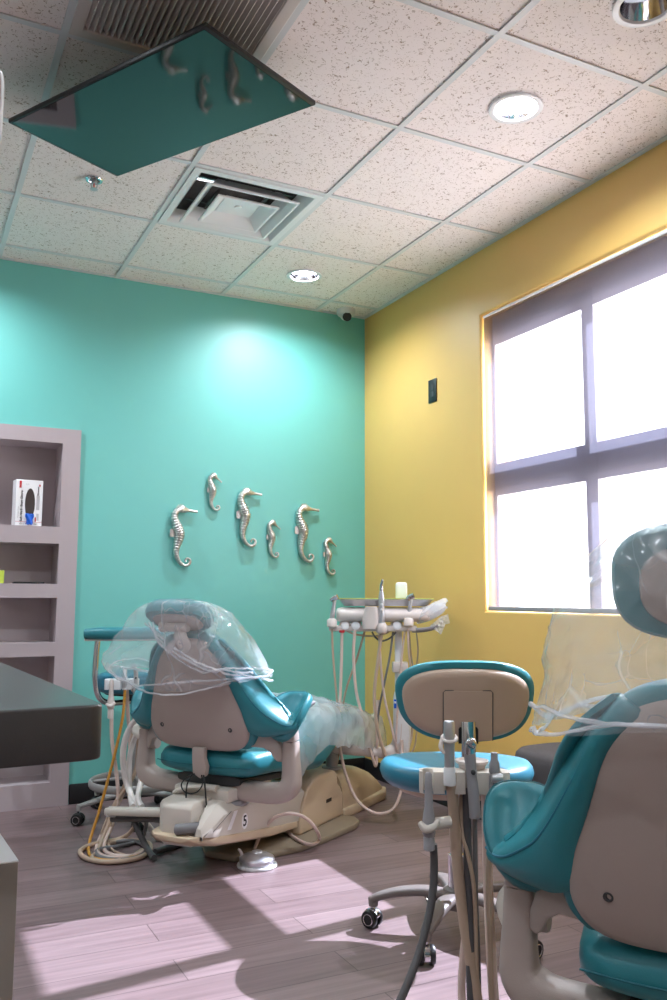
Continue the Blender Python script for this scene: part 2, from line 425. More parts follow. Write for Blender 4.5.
# suspended ceiling: lay-in tiles between white T bars
GX, GY, T_ = 1.5853, 2.0242, .61
gx = [GX + T_ * i for i in range(-8, 3)]; gx = [X0] + [x for x in gx if X0 + .02 < x < XW - .02] + [XW]
gy = [GY + T_ * i for i in range(-9, 6)]; gy = [Y0] + [y for y in gy if Y0 + .02 < y < YW - .02] + [YW]
LIGHTS = [(1.89, 4.159, 1), (1.89, 2.329, 1), (1.89, 1.719, 0), (.06, 4.159, 1), (.06, 2.329, 1), (1.89, -.111, 1), (.06, .499, 1), (-1.77, 2.329, 1), (.06, -1.331, 1), (1.89, -1.94, 1), (-1.77, .499, 1), (-1.77, -1.331, 1), (-1.16, 4.159, 1)]  # seen lamps and the left wall's lamp first, then unseen ones added for fill
HR = .078
DIF = (.9753, 3.2442); GRL = (.3653, 2.0242)
bm = BM()
for i in range(len(gx) - 1):
    for j in range(len(gy) - 1):
        xa, xb, ya, yb = gx[i], gx[i + 1], gy[j], gy[j + 1]
        if any(abs(xa - q[0]) < .01 and abs(ya - q[1]) < .01 for q in (DIF, GRL)): continue
        lt = [l for l in LIGHTS if xa < l[0] < xb and ya < l[1] < yb]
        z = ZC + .006
        if not lt:
            bm.faces.new([bm.verts.new(p) for p in ((xa, ya, z), (xa, yb, z), (xb, yb, z), (xb, ya, z))]); continue
        cx, cy = lt[0][:2]; inn, out = [], []
        for k in range(32):
            a = 2 * PI * k / 32; c, s = math.cos(a), math.sin(a); m_ = max(abs(c), abs(s))
            inn.append(bm.verts.new((cx + HR * c, cy + HR * s, z)))
            px = xb if c > 0 else xa; py = yb if s > 0 else ya
            out.append(bm.verts.new((cx + c / m_ * abs(px - cx), cy + s / m_ * abs(py - cy), z)))
        for k in range(32): bm.faces.new((inn[k], out[k], out[(k + 1) % 32], inn[(k + 1) % 32]))
bmesh.ops.remove_doubles(bm, verts=bm.verts[:], dist=1e-5)
bmesh.ops.recalc_face_normals(bm, faces=bm.faces[:])
for f in bm.faces:
    if f.normal.z > 0: f.normal_flip()
r = bmesh.ops.extrude_face_region(bm, geom=bm.faces[:])
bmesh.ops.translate(bm, vec=(0, 0, .018), verts=[g for g in r['geom'] if isinstance(g, bmesh.types.BMVert)])
struct('ceiling', bm, 'tile')
bm = BM(); tw = .0115
for x in gx[1:-1]: box2(bm, (x - tw, Y0, ZC), (x + tw, YW, ZC + .005))
for y in gy[1:-1]: box2(bm, (X0, y - tw, ZC + .0003), (XW, y + tw, ZC + .005))
for x in (X0 + .011, XW - .011): box2(bm, (x - .011, Y0, ZC - .001), (x + .011, YW, ZC + .005))
for y in (Y0 + .011, YW - .011): box2(bm, (X0, y - .011, ZC - .0007), (XW, y + .011, ZC + .005))
struct('trim_1', bm, 'grid')

# window: two columns of two panes behind a roller shade, open sky outside
win = bpy.data.objects.new('window_1', None); COL.objects.link(win); win.location = (XW + .07, (WIN[0] + WIN[2]) / 2, WIN[1]); win['kind'] = 'structure'
ys = [WIN[0] + .004, 2.05, 2.735, 2.807, 3.425, WIN[2] - .004]
xf0, xf1 = XW + .072, XW + .12
bm = BM()
for a, b in ((ys[0], ys[1]), (ys[2], ys[3]), (ys[4], ys[5])): box2(bm, (xf0, a, WIN[1] + .003), (xf1, b, WIN[3] - .003))
for a, b in ((ys[1], ys[2]), (ys[3], ys[4])):
    for z0, z1 in ((WIN[1] + .003, 1.003), (1.555, 1.715), (2.318, WIN[3] - .003)): box2(bm, (xf0 + .001, a - .001, z0), (xf1 - .001, b + .001, z1))
wobj('window_frame', bm, 'trim_white', win)
for a, b in ((ys[1], ys[2]), (ys[3], ys[4])):
    for z0, z1 in ((1.003, 1.555), (1.715, 2.318)):
        bm = BM(); box2(bm, (XW + .093, a + .0005, z0 + .0005), (XW + .098, b - .0005, z1 - .0005)); wobj('window_pane', bm, 'glass', win)
sh = thing('roller_shade', 'pale sunscreen roller shade drawn down over the bright window in the yellow wall', 'window shade', (XW + .03, (WIN[0] + WIN[2]) / 2, WIN[1]))
bm = BM(); box2(bm, (XW + .0165, WIN[0] + .006, WIN[1] + .012), (XW + .0175, WIN[2] - .007, 2.462)); wobj('shade_cloth', bm, 'shade', sh)
bm = BM(); box2(bm, (XW + .010, WIN[0] + .008, WIN[1] + .002), (XW + .025, WIN[2] - .01, WIN[1] + .024)); bev(bm, .004); wobj('hem_bar', bm, 'greyplas', sh)
bm = BM(); tube(bm, [(XW + .0185, WIN[0] + .006, 2.456), (XW + .0185, WIN[2] - .006, 2.462)], .007, 16, smooth=False); wobj('roller_tube', bm, 'white_metal', sh)

# ------------------------------------------------------------------ light
W = bpy.data.worlds.new('sky'); SC.world = W; W.use_nodes = True
bg = W.node_tree.nodes['Background']; bg.inputs[1].default_value = 8.0
_n, _l = W.node_tree.nodes.new, W.node_tree.links.new                # pale sky above; glow below the horizon added to brighten the ceiling
_tc = _n('ShaderNodeTexCoord'); _sx = _n('ShaderNodeSeparateXYZ'); _cr = _n('ShaderNodeValToRGB'); _mr = _n('ShaderNodeMapRange')
_l(_tc.outputs['Generated'], _sx.inputs[0]); _mr.inputs[1].default_value = -1; _l(_sx.outputs[2], _mr.inputs[0]); _l(_mr.outputs[0], _cr.inputs[0]); _l(_cr.outputs[0], bg.inputs[0])
_e = _cr.color_ramp.elements; _e[0].position = .46; _e[0].color = (1.8, 1.75, 1.7, 1); _e[1].position = .54; _e[1].color = (.86, .93, 1, 1)
sd = bpy.data.lights.new('sun', 'SUN'); sd.energy = 36.; sd.angle = math.radians(.6); sd.color = (.76, .84, 1)
so = bpy.data.objects.new('sun', sd); COL.objects.link(so)
so.rotation_euler = V((-.975, -.13, -1)).to_track_quat('-Z', 'Y').to_euler(); so.location = (8, 5, 8)
pd = bpy.data.lights.new('window_portal', 'AREA'); pd.shape = 'RECTANGLE'; pd.size = WIN[3] - WIN[1]; pd.size_y = WIN[2] - WIN[0]; pd.cycles.is_portal = True
po = bpy.data.objects.new('window_portal', pd); COL.objects.link(po); po.location = (XW + .15, (WIN[0] + WIN[2]) / 2, (WIN[1] + WIN[3]) / 2)
po.rotation_euler = (0, math.radians(90), 0)
SPOT = 34.
lab = {0: 'recessed downlight glowing in the ceiling near the teal wall', 1: 'lit recessed downlight in the ceiling tile above the yellow window wall',
       2: 'unlit recessed downlight with chrome reflector at the upper right ceiling corner'}
for k, (x, y, on) in enumerate(LIGHTS):
    d = thing('downlight', lab.get(k, 'recessed white downlight outside the view, most of these added as unseen fill'), 'ceiling light', (x, y, ZC), 0, 'recessed downlights')
    bm = BM(); lathe(bm, [(.097, .001), (.096, -.004), (.088, -.006), (.078, -.004), (.074, .004), (.076, .006)], 40, cap=False); obj('trim_ring', bm, 'white_metal', d)
    bm = BM(); lathe(bm, [(.074, .003), (.07, .02), (.062, .045), (.052, .07), (.054, .071), (.077, .006)], 40, cap=False); obj('reflector', bm, 'chrome', d)
    bm = BM(); lz = -.028 if on else 0; lr = .013 if on else 0; lathe(bm, [(.001, .050 + lz), (.03, .051 + lz), (.05 + lr, .056 + lz), (.0515 + lr, .072 + lz), (.001, .074 + lz)], 32); obj('lens', bm, 'lamp_on' if on else 'lamp_off_glow', d)
    if on:
        ld = bpy.data.lights.new('downlight_beam', 'SPOT'); ld.energy = 25. if k in (0, 3) else (37. if k == 1 else 14.); ld.spot_size = math.radians(158); ld.spot_blend = .8; ld.shadow_soft_size = .028; ld.color = (.84, .93, 1)
        lo = bpy.data.objects.new('downlight_beam', ld); COL.objects.link(lo); lo.location = (x, y, ZC + .012)

# ------------------------------------------------------------------ ceiling fittings
d = thing('air_diffuser', 'white square stepped air diffuser set in the ceiling beside the hanging screen', 'air vent', (DIF[0] + T_ / 2, DIF[1] + T_ / 2, ZC))
def sqloft(bm, prof):
    rows = [[(h * sx, h * sy, z) for sx, sy in ((1, 1), (-1, 1), (-1, -1), (1, -1))] for h, z in prof]
    return loft(bm, rows, True, False)
bm = BM(); sqloft(bm, [(.293, .0), (.293, -.004), (.262, -.005), (.225, .05), (.226, .052), (.264, .0), (.293, .003)]); bev(bm, .002, 1); obj('outer_frame', bm, 'white_metal', d)
bm = BM(); sqloft(bm, [(.295, .02), (.24, .06), (.2, .2)]); box(bm, (0, 0, .21), (.44, .44, .01)); obj('duct_box', bm, 'duct', d)
bm = BM(); sqloft(bm, [(.213, -.012), (.213, -.02), (.202, -.021), (.150, .045), (.148, .044), (.196, -.012)]); bev(bm, .002, 1); obj('louver_ring', bm, 'white_metal', d)
bm = BM(); sqloft(bm, [(.142, -.020), (.143, -.028), (.132, -.029), (.085, .012), (.08, .012)]); box(bm, (0, 0, .011), (.168, .168, .003)); lathe(bm, [(.016, .006), (.016, .012)], 16); bev(bm, .0015, 1); obj('center_cone', bm, 'white_metal', d)
bm = BM()
for sx in (-1, 1): box(bm, (sx * .11, 0, .045), (.012, .44, .01))
for a in (-.12, .12): box(bm, (0, a, .06), (.44, .012, .012))
obj('hanger_bar', bm, 'duct', d)

g = thing('return_grille', 'grey slatted return air grille set in the ceiling above the hanging screen', 'air vent', (GRL[0] + T_ / 2, GRL[1] + T_ / 2, ZC))
bm = BM(); sqloft(bm, [(.294, 0), (.294, -.004), (.258, -.005), (.254, .0), (.254, .02), (.27, .02)]); bev(bm, .002, 1); obj('grille_frame', bm, 'slat', g)
bm = BM()
for k in range(27):
    x = -.247 + k * .019; box(bm, (x, 0, .009), (.0016, .506, .024), Matrix.Rotation(math.radians(-30), 3, 'Y'))
for y in (-.17, 0, .17): box(bm, (0, y, .026), (.5, .004, .006))
obj('slats', bm, 'slat', g)
bm = BM(); sqloft(bm, [(.3, .026), (.29, .16)]); box(bm, (0, 0, .165), (.6, .6, .01)); obj('plenum', bm, 'dark', g)

s = thing('fire_sprinkler', 'small chrome fire sprinkler head in the ceiling beneath the hanging screen edge', 'sprinkler', (.6398, 3.564, ZC))
bm = BM(); lathe(bm, [(.036, .005), (.037, .0), (.034, -.004), (.024, -.006), (.02, .002)], 32, cap=False); lathe(bm, [(.021, .004), (.02, .006)], 20); obj('escutcheon', bm, 'chrome', s)
bm = BM(); lathe(bm, [(.012, .006), (.012, -.012), (.009, -.015)], 16); tube(bm, [(.009, 0, -.012), (.014, 0, -.024), (.004, 0, -.038)], .0025, 8); tube(bm, [(-.009, 0, -.012), (-.014, 0, -.024), (-.004, 0, -.038)], .0025, 8)
obj('frame_arms', bm, 'steel', s)
bm = BM(); lathe(bm, [(.003, -.014), (.003, -.036)], 10); obj('glass_bulb', bm, 'red', s)
bm = BM(); lathe(bm, [(.004, -.037), (.017, -.040), (.0165, -.042), (.003, -.041)], 20); obj('deflector', bm, 'steel', s)

# ceiling monitor: hangs just under the tiles, turned and slightly tipped
nt_ = V((-.060, -.046, 1)).normalized(); c0 = V((.683, 2.697, 2.662))
def onpl(x, y): d_ = P(x, y, 1) - EYE; return EYE + d_ * (nt_.dot(c0 - EYE) / nt_.dot(d_))
q = [onpl(8, 123), onpl(117, 177), onpl(316, 105.3), onpl(206, 26.5)]
cen = sum(q, V()) / 4
tv = thing('ceiling_monitor', 'large flat black screen hanging face down from the ceiling, mirroring the teal wall', 'screen', (cen.x, cen.y, cen.z))
def slab(bm, quad, k, z0, z1):
    c = sum(quad, V()) / 4
    A = [bm.verts.new(c + (p - c) * k + nt_ * z0) for p in quad]; B = [bm.verts.new(c + (p - c) * k + nt_ * z1) for p in quad]
    bm.faces.new(A); bm.faces.new(B[::-1])
    for i in range(4): bm.faces.new((A[i], A[(i + 1) % 4], B[(i + 1) % 4], B[i]))
    bmesh.ops.recalc_face_normals(bm, faces=bm.faces[:]); return bm
bm = slab(BM(), q, 1., .0, .016); bev(bm, .004, 2); wobj('casing', bm, 'black', tv)
bm = slab(BM(), q, .972, -.0012, .004); wobj('screen', bm, 'screen', tv)
bm = slab(BM(), q, .5, .0155, .045); bev(bm, .008, 2); wobj('rear_housing', bm, 'black', tv)
bm = BM(); tube(bm, [cen + nt_ * .045, V((cen.x, cen.y, ZC - .004))], .028, 20, smooth=False); lathe(bm, [(.08, 0), (.08, .008)], 24, (cen.x, cen.y, ZC - .010)); wobj('mount_pole', bm, 'dkgrey', tv)

# dome camera in the corner
cc = V((2.362, 4.572, ZC)); dc = thing('security_camera', 'small white dome security camera on the ceiling in the corner', 'camera', (cc.x, cc.y, ZC))
bm = BM(); lathe(bm, [(.056, .006), (.058, -.012), (.052, -.028), (.04, -.034), (.038, -.03)], 32, cap=False); lathe(bm, [(.05, .007), (.05, -.026)], 24); obj('mount_housing', bm, 'white_metal', dc)
bm = BM(); lathe(bm, [(.038, -.026), (.036, -.040), (.027, -.053), (.013, -.060), (.001, -.062)], 28); bm.transform(Matrix.Rotation(math.radians(0), 4, 'X')); obj('eyeball', bm, 'white_metal', dc)
bm = BM(); lathe(bm, [(.027, .0), (.027, .014), (.020, .015), (.010, .011)], 24, (-.008, -.026, -.046), (-.25, -.85, -.35)); obj('lens', bm, 'black', dc)

# black outlet high on the yellow wall
oc = V((XW, 3.885, 2.176)); o_ = thing('wall_outlet', 'black outlet plate high on the yellow wall beside the window', 'outlet', oc)
bm = bbox((-.003, 0, 0), (.006, .078, .128), .002); obj('cover_plate', bm, 'black', o_)
for z in (-.02, .02):
    bm = BM(); prism(bm, [(a * .0165, b * .0145 + z) for a, b in ((-1, -.5), (-.7, -1), (.7, -1), (1, -.5), (1, .5), (.7, 1), (-.7, 1), (-1, .5))], 'x', -.0075, -.004)
    obj('socket', bm, 'dkgrey', o_)

# ------------------------------------------------------------------ recessed shelving in the teal wall
cb = thing('shelving_unit', 'grey laminate shelving niche recessed in the teal wall', 'shelf', (.1, YW, 0))
op = [(1.855, 1.414), (1.326, 1.118), (1.046, .82), (.749, .50), (.43, .12)]
xl, xr = CAB[0], .815; oxl, oxr = -.56, .722
yf, yb = YW - .018, YW + .20
bm = BM(); box2(bm, (oxr, yf, .0), (xr, yf + .03, 1.933)); box2(bm, (xl, yf, 0), (oxl, yf + .03, 1.933))
zz = [1.933] + [z for t in op for z in t] + [0]
for a, b in zip(zz[::2], zz[1::2]): box2(bm, (oxl, yf, b), (oxr, yf + .03, a))
bmesh.ops.remove_doubles(bm, verts=bm.verts[:], dist=1e-5); wobj('face_frame', bm, 'laminate', cb)
bm = BM(); box2(bm, (oxl - .02, yb, .02), (oxr + .02, yb + .018, 1.92)); wobj('back_panel', bm, 'laminate_in', cb)
for a, b in ((oxr, oxr + .02), (oxl - .02, oxl)):
    bm = BM(); box2(bm, (a, yf + .03, .02), (b, yb, 1.92)); wobj('side_panel', bm, 'laminate_in', cb)
for a, b in zip(zz[::2], zz[1::2]):
    bm = BM(); box2(bm, (oxl, yf + .03, max(b, .02)), (oxr, yb, min(a, 1.92))); wobj('shelf', bm, 'laminate_in', cb)

# box of gloves on the top shelf
gb0 = V((.565, YW + .05, 1.414))
gl = thing('glove_box', 'white box of gloves with a blue glove poking out, on the top shelf', 'box', gb0, math.radians(6))
bm = bbox((0, 0, .12), (.135, .08, .24), .002, 1); obj('carton', bm, 'white', gl)
yy = -.0405
def ell(cx, cz, a, b, n=40): return [(cx + a * math.cos(2 * PI * i / n), cz + b * math.sin(2 * PI * i / n)) for i in range(n)]
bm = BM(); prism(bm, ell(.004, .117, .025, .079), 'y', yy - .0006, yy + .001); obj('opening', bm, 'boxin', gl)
rows = []
for i in range(9):
    t = i / 8; z = .062 - t * .054; w = .019 * (1 - .25 * t) * (1 + .12 * math.sin(9 * t))
    rows.append([(.003 + w * math.cos(a) + .002 * math.sin(5 * a + 6 * t), yy - .002 - (.010 + .006 * t) * (.5 + .5 * math.sin(a)) - .004 * math.sin(3 * a + t * 5), z + .003 * math.sin(4 * a)) for a in [2 * PI * k / 16 for k in range(16)]])
bm = loft(BM(), rows); obj('glove', bm, 'blue', gl)
for rp in ([(-.052, .197), (-.041, .197), (-.041, .233), (-.052, .233)], [(.046, .21), (.054, .208), (.054, .218), (.049, .221)], [(.031, .025), (.037, .025), (.037, .047), (.031, .047)], [(-.066, .021), (.066, .021), (.066, .0225), (-.066, .0225)]):
    bm = BM(); prism(bm, rp, 'y', yy - .0004, yy); obj('red_print', bm, 'red', gl)
bm = BM(); prism(bm, [(.038, .03), (.05, .03), (.05, .066), (.038, .066)], 'y', yy - .0003, yy); prism(bm, [(.036, .085), (.052, .085), (.052, .16), (.036, .16)], 'y', yy - .0003, yy); obj('grey_print', bm, 'ink_grey', gl)
R90 = (PI / 2, 0, 0); RUP = (PI / 2, -PI / 2, 0)
text('title', 'Soft Nitrile Exam Gloves', .0158, 'ink', gl, (-.038, yy - .0005, .103), RUP, bold=.0005)
text('subtitle', 'Powder Free', .011, 'ink_grey', gl, (-.053, yy - .0005, .07), RUP)
text('maker_mark', 'Blossom', .0135, 'ink', gl, (.044, yy - .0005, .184), RUP, bold=.0003)
text('size_row', 'XS  S  M  L  XL  XXL', .0105, 'ink', gl, (0, yy - .0005, .011), R90)
text('size_mark', 'S M', .011, 'ink_grey', gl, (-.012, yy - .0005, .216), R90)
# items on the second shelf
bm = bbox((0, 0, .033), (.10, .07, .066), .002, 1)
o = obj('card_box', bm, 'lime', None, (.414, YW + .05, 1.118)); tag(o, 'lime green card box at the edge of the second shelf', 'box')
bm = bbox((0, 0, .0045), (.15, .06, .009), .003, 2); o = obj('tablet_case', bm, 'black', None, (.585, YW + .03, 1.118)); tag(o, 'thin black object lying flat on the second shelf', 'case')

# ------------------------------------------------------------------ silver sea horses on the teal wall
def seahorse(name, label, loc, H, down):
    t = thing(name, label, 'wall ornament', loc, 0, 'silver sea horses on the teal wall')
    # spine in units of the height, head at the top, tail curling right at the bottom
    sp = [(.01, .93), (-.06, .90), (-.095, .82), (-.075, .72), (-.035, .62), (-.01, .53), (-.02, .43), (-.045, .33), (-.055, .23), (-.03, .13), (.03, .05), (.11, .02), (.17, .06), (.175, .12), (.13, .14), (.10, .11), (.115, .085)]
    rd = [v_ * (1.3 if down else 1.18) for v_ in (.055, .06, .058, .072, .096, .10, .085, .064, .05, .042, .036, .031, .027, .023, .019, .016, .012)]
    yo = -.05 * H - .004
    bm = BM(); pts = crom([(x * H, yo, z * H) for x, z in sp], 10); n_ = len(pts); rr = []
    for i in range(n_):
        u = i / (n_ - 1) * (len(sp) - 1); a = min(int(u), len(sp) - 2); f = u - a
        rr.append((rd[a] * (1 - f) + rd[a + 1] * f) * H * (1.0 + (.10 if (i // 2) % 2 == 0 else -.05) * (1 if i > 14 else .0)))
    tube(bm, pts, rr, 12, smooth=False, sec=(1, .72), up=(0, 1, 0))
    obj('body', bm, 'pewter', t, ang=60)
    bm = BM()
    hx, hz = .02 * H, .93 * H
    an = math.radians(-38 if down else -6); dx, dz = math.cos(an), math.sin(an)
    tube(bm, [(hx - .06 * H, yo, hz - .0 * H), (hx + .01 * H, yo, hz + .008 * H), (hx + .06 * H * dx, yo, hz + .06 * H * dz), (hx + .13 * H * dx, yo, hz + .13 * H * dz), (hx + .24 * H * dx, yo, hz + .24 * H * dz), (hx + .265 * H * dx, yo, hz + .265 * H * dz)],
         [.06 * H, .074 * H, .058 * H, .029 * H, .024 * H, .029 * H], 12, 5, sec=(1, .8))
    for i in range(4):
        a = math.radians(70 + 28 * i); b_ = (hx - .01 * H, yo, hz + .02 * H)
        tube(bm, [b_, (b_[0] + .085 * H * math.cos(a), yo, b_[2] + .07 * H * math.sin(a))], [.016 * H, .004 * H], 8, smooth=False)
    lathe(bm, [(.012 * H, 0), (.013 * H, .008 * H), (.006 * H, .014 * H)], 10, (hx + .02 * H, yo - .042 * H, hz + .012 * H), (0, -1, 0))
    obj('head', bm, 'pewter', t, ang=60)
    bm = BM()
    rows = [[(-.085 * H - .02 * H, yo, z) for z in (.50 * H, .55 * H, .60 * H)], [(-.13 * H, yo - .004 * H, z) for z in (.475 * H, .55 * H, .61 * H)], [(-.165 * H, yo, z) for z in (.485 * H, .545 * H, .60 * H)]]
    rows[0] = [(-.06 * H, yo, z) for z in (.50 * H, .55 * H, .60 * H)]
    sheet(bm, rows, .014 * H); bev(bm, .002 * H, 1); obj('fin', bm, 'pewter', t)
    bm = BM(); tube(bm, [(-.04 * H, yo, .62 * H), (-.04 * H, .0, .62 * H)], .012 * H, 8, smooth=False); obj('hanger_peg', bm, 'steel', t)
    return t
def wl(x, y): d_ = P(x, y, 1) - EYE; return EYE + d_ * (YW / d_.y)
for (px, py, hpx, down, lb) in ((178, 567, 62, 0, 'large silver sea horse hanging lowest on the left, nearest the shelving'), (212, 511, 38, 1, 'small silver sea horse hanging highest of the six'),
        (244, 547.5, 59.5, 0, 'large silver sea horse just right of the highest small one'), (271, 558, 38, 1, 'small silver sea horse between two large ones, over the dental chair'),
        (302, 562.5, 58.5, 0, 'large silver sea horse hung nearest to the corner'), (327.5, 575, 37.5, 1, 'small silver sea horse nearest the corner, lowest on the right')):
    w = wl(px, py); H = hpx / F_PX * ((w - EYE).dot(_fw))
    seahorse('seahorse_ornament', lb, (w.x, YW, w.z), H, down)
# ------------------------------------------------------------------ dental chairs (local: +y towards the feet, +x the patient's right)
SL = .25                                                            # recline: rearwards shift per metre of height
def back_pt(x, s, d): # point on the back: s up along it, d forward of the shell plane
    return V((x, -.11 - .2425 * s + .970 * d, .46 + .970 * s + .2425 * d))
PANEL = [(0, -.004), (.10, -.003), (.165, .005), (.205, .025), (.228, .06), (.233, .105), (.226, .16), (.214, .21), (.203, .255), (.188, .30), (.168, .345), (.14, .39), (.10, .425), (.05, .443), (0, .447)]
def outline(n=72, grow=0.):
    ring = crom([(x, s, 0) for x, s in PANEL], 6); ring = ring + [V((-p.x, p.y, 0)) for p in ring[-2:0:-1]]
    if grow:
        c = V((0, .22, 0)); ring = [p + (p - c).normalized() * grow for p in ring]
    return ring
def dental_chair(label, loc, rz, dz, head, number):
    t = thing('dental_chair', label, 'dental chair', loc, rz)
    U = lambda p: V((p[0], p[1], p[2] + dz))
    def up(bm): bm.transform(Matrix.Translation((0, 0, dz))); return bm
    # base
    bm = BM(); prism(bm, [(-.22, .82), (.22, .82), (.268, .77), (.285, .69), (.266, .46), (.24, .29), (.17, .14), (.07, .03), (-.07, .03), (-.17, .14), (-.24, .29), (-.266, .46), (-.285, .69), (-.268, .77)], 'z', 0, .028); bev(bm, .008, 2)
    obj('base_plate', bm, 'beige_dark', t)
    bm = BM(); prism(bm, [(.40, .028), (.405, .09), (.425, .155), (.465, .21), (.52, .243), (.58, .254), (.72, .25), (.752, .232), (.758, .185), (.785, .165), (.812, .13), (.815, .028)], 'x', -.162, .162); bev(bm, .012, 3)
    th_ = obj('foot_housing', bm, 'beige', t)
    bm = bbox((.1625, .665, .125), (.003, .05, .016), .001, 1); obj('maker_badge', bm, 'black', th_)
    # lift arm with its lower tray
    pr = [(.405, .075), (.462, .238), (.05, .268), (-.125, .282), (-.175, .262), (-.235, .165)]
    rows = []
    for y, zb, zt, w, xl in ((.455, .085, .238, .15, -.15), (.30, .095, .250, .15, -.15), (.10, .118, .264, .15, -.15), (-.06, .140, .276, .15, -.13), (-.16, .155, .270, .148, .04), (-.225, .166, .235, .14, .07), (-.262, .172, .20, .125, .085)):
        cw = min(.04, (w - xl) * .3)
        rows.append([(x, y, z) for x, z in ((w, zb), (w, zt - .035), (w - cw, zt), (xl + cw, zt), (xl, zt - .035), (xl, zb))])
    bm = loft(BM(), rows); bev(bm, .006, 2); la = obj('lift_arm', bm, 'beige_light', t)
    rows = []
    for y, zb, zt, w in ((.40, .052, .09, .15), (.20, .068, .112, .158), (0, .098, .138, .158), (-.18, .122, .162, .15), (-.265, .138, .172, .11), (-.29, .15, .168, .08)):
        rows.append([(x, y, z) for x, z in ((w - .03, zb), (w, zb + .012), (w, zt), (-w, zt), (-w, zb + .012), (-w + .03, zb))])
    bm = loft(BM(), rows); bev(bm, .004, 2); obj('lower_tray', bm, 'beige', t)
    for y in (-.205,):
        bm = BM(); tube(bm, [(.1515, -.115, .24), (.152, -.235, .19)], .001, 6, smooth=False); obj('panel_seam', bm, 'dkgrey', la)
    if number:
        rx = (math.radians(90), 0, math.radians(90))
        bm = BM(); prism(bm, ell(-.02, .182, .021, .030, 28), 'x', .1502, .1512); obj('number_sticker', bm, 'white', la)
        text('chair_number', '5', .056, 'black', la, (.1514, -.02, .182), (math.radians(90), 0, math.radians(90)), bold=.001)
        bm = BM(); prism(bm, [(-.095, .2355), (-.07, .2345), (-.115, .172), (-.14, .174)], 'x', .1500, .1510); obj('data_sticker', bm, 'white', la)
    # junction box and rear cover
    bm = BM(); rows = [[(x * k - .01, y * k - .02, z) for x, y in ((-.115, -.11), (-.10, -.20), (-.05, -.245), (.075, -.235), (.07, -.10))] for z, k in ((.125, .96), (.135, 1), (.262, 1), (.275, .96), (.282, .86))]
    loft(bm, rows); bev(bm, .005, 2); obj('junction_box', bm, 'beige_light', t)
    bm = BM(); tube(bm, [(.01, -.27, .19), (.045, -.262, .195), (.09, -.235, .20), (.11, -.20, .20)], [.02, .02, .02, .018], 14, 5); obj('junction_conduit', bm, 'hose_grey', t)
    rows = []
    for y, w, h in ((.835, .15, .225), (1.0, .155, .215), (1.12, .15, .195), (1.22, .145, .16), (1.29, .14, .12), (1.335, .135, .085)):
        rows.append([(w * math.copysign(abs(math.cos(a)) ** .5, math.cos(a)), y, .0 + h * abs(math.sin(a)) ** .55) for a in [PI * k / 20 for k in range(21)]])
    bm = loft(BM(), rows); obj('rear_cover', bm, 'beige', t, ang=50)
    bm = BM(); prism(bm, [(-.16, .83), (.16, .83), (.162, 1.30), (.13, 1.385), (-.13, 1.385), (-.162, 1.30)], 'z', 0, .05); bev(bm, .012, 3); obj('rear_cover_skirt', bm, 'beige', t)
    # column between lift arm and yoke
    bm = up(BM()); prism(bm, [(-.13, -.11), (.13, -.11), (.15, .18), (-.15, .18)], 'z', .262, .312 + dz); bev(bm, .01, 2); obj('swivel_housing', bm, 'beige_light', t)
    bm = BM(); lathe(bm, [(.12, .24), (.122, .25), (.115, .262)], 32, (.03, -.02, 0)); obj('swivel_ring', bm, 'greyplas', t)
    # yoke: a U of cast arm carrying both armrests
    yk = [(.352, -.012, .50), (.353, -.012, .44), (.356, -.012, .38), (.352, -.013, .338), (.326, -.014, .312), (.27, -.015, .300), (.12, -.016, .297), (-.12, -.016, .297), (-.27, -.015, .300), (-.326, -.014, .312), (-.352, -.013, .338), (-.356, -.012, .38), (-.353, -.012, .44), (-.352, -.012, .50)]
    bm = BM(); tube(bm, [U(p) for p in yk], [.029, .031, .034, .038, .040, .039, .037, .037, .039, .040, .038, .034, .031, .029], 20, 6, sec=(.95, 1.0), up=(0, 1, 0), pw=.55); obj('yoke', bm, 'shell', t, ang=60)
    for s in (-1, 1):
        bm = BM(); tube(bm, [U((.352 * s, -.012, .504)), U((.35 * s, -.013, .52)), U((.347 * s, -.014, .55))], [.0285, .030, .029], 20, 3, up=(0, 1, 0), pw=.6); obj('arm_cap', bm, 'shell', t, ang=60)
        bm = BM(); prism(bm, [(x * s, z + dz) for x, z in ((.15, .538), (.255, .536), (.285, .530), (.312, .505), (.328, .465), (.330, .432), (.312, .425), (.300, .440), (.288, .462), (.265, .478), (.22, .482), (.15, .482))], 'y', -.112, -.078); bev(bm, .007, 3)
        for v in bm.verts: v.co.y += max(0, abs(v.co.x) - .2) * .55
        obj('recline_link', bm, 'shell', t)
        bm = BM(); lathe(bm, [(.022, -.015), (.024, -.01), (.024, .01), (.02, .016)], 20, U((.312 * s, -.008, .444)), (s, 0, 0)); obj('pivot_boss', bm, 'shell', t)
    # seat, with the leg rest in one upholstered piece
    rows = []
    for y, zb, zt, w in ((-.105, .385, .415, .17), (-.09, .365, .445, .215), (-.05, .350, .462, .235), (.10, .343, .468, .25), (.32, .315, .475, .252), (.46, .290, .49, .25), (.53, .315, .500, .245), (.66, .385, .503, .235), (.82, .41, .495, .22), (.95, .41, .485, .205), (1.01, .415, .475, .18), (1.035, .43, .458, .14)):
        c = (zb + zt) / 2; rows.append([U((px, y, c + pz)) for px, pz in srect(w, (zt - zb) / 2, 36, 3.6)])
    bm = loft(BM(), rows); se = obj('seat', bm, 'teal', t, ang=60)
    bm = BM(); tube(bm, [U(p) for p in ((-.225, -.098, .400), (-.12, -.107, .396), (.0, -.1095, .396), (.12, -.107, .396), (.225, -.098, .400))], .0022, 6); obj('seat_seam', bm, 'stitch', se)
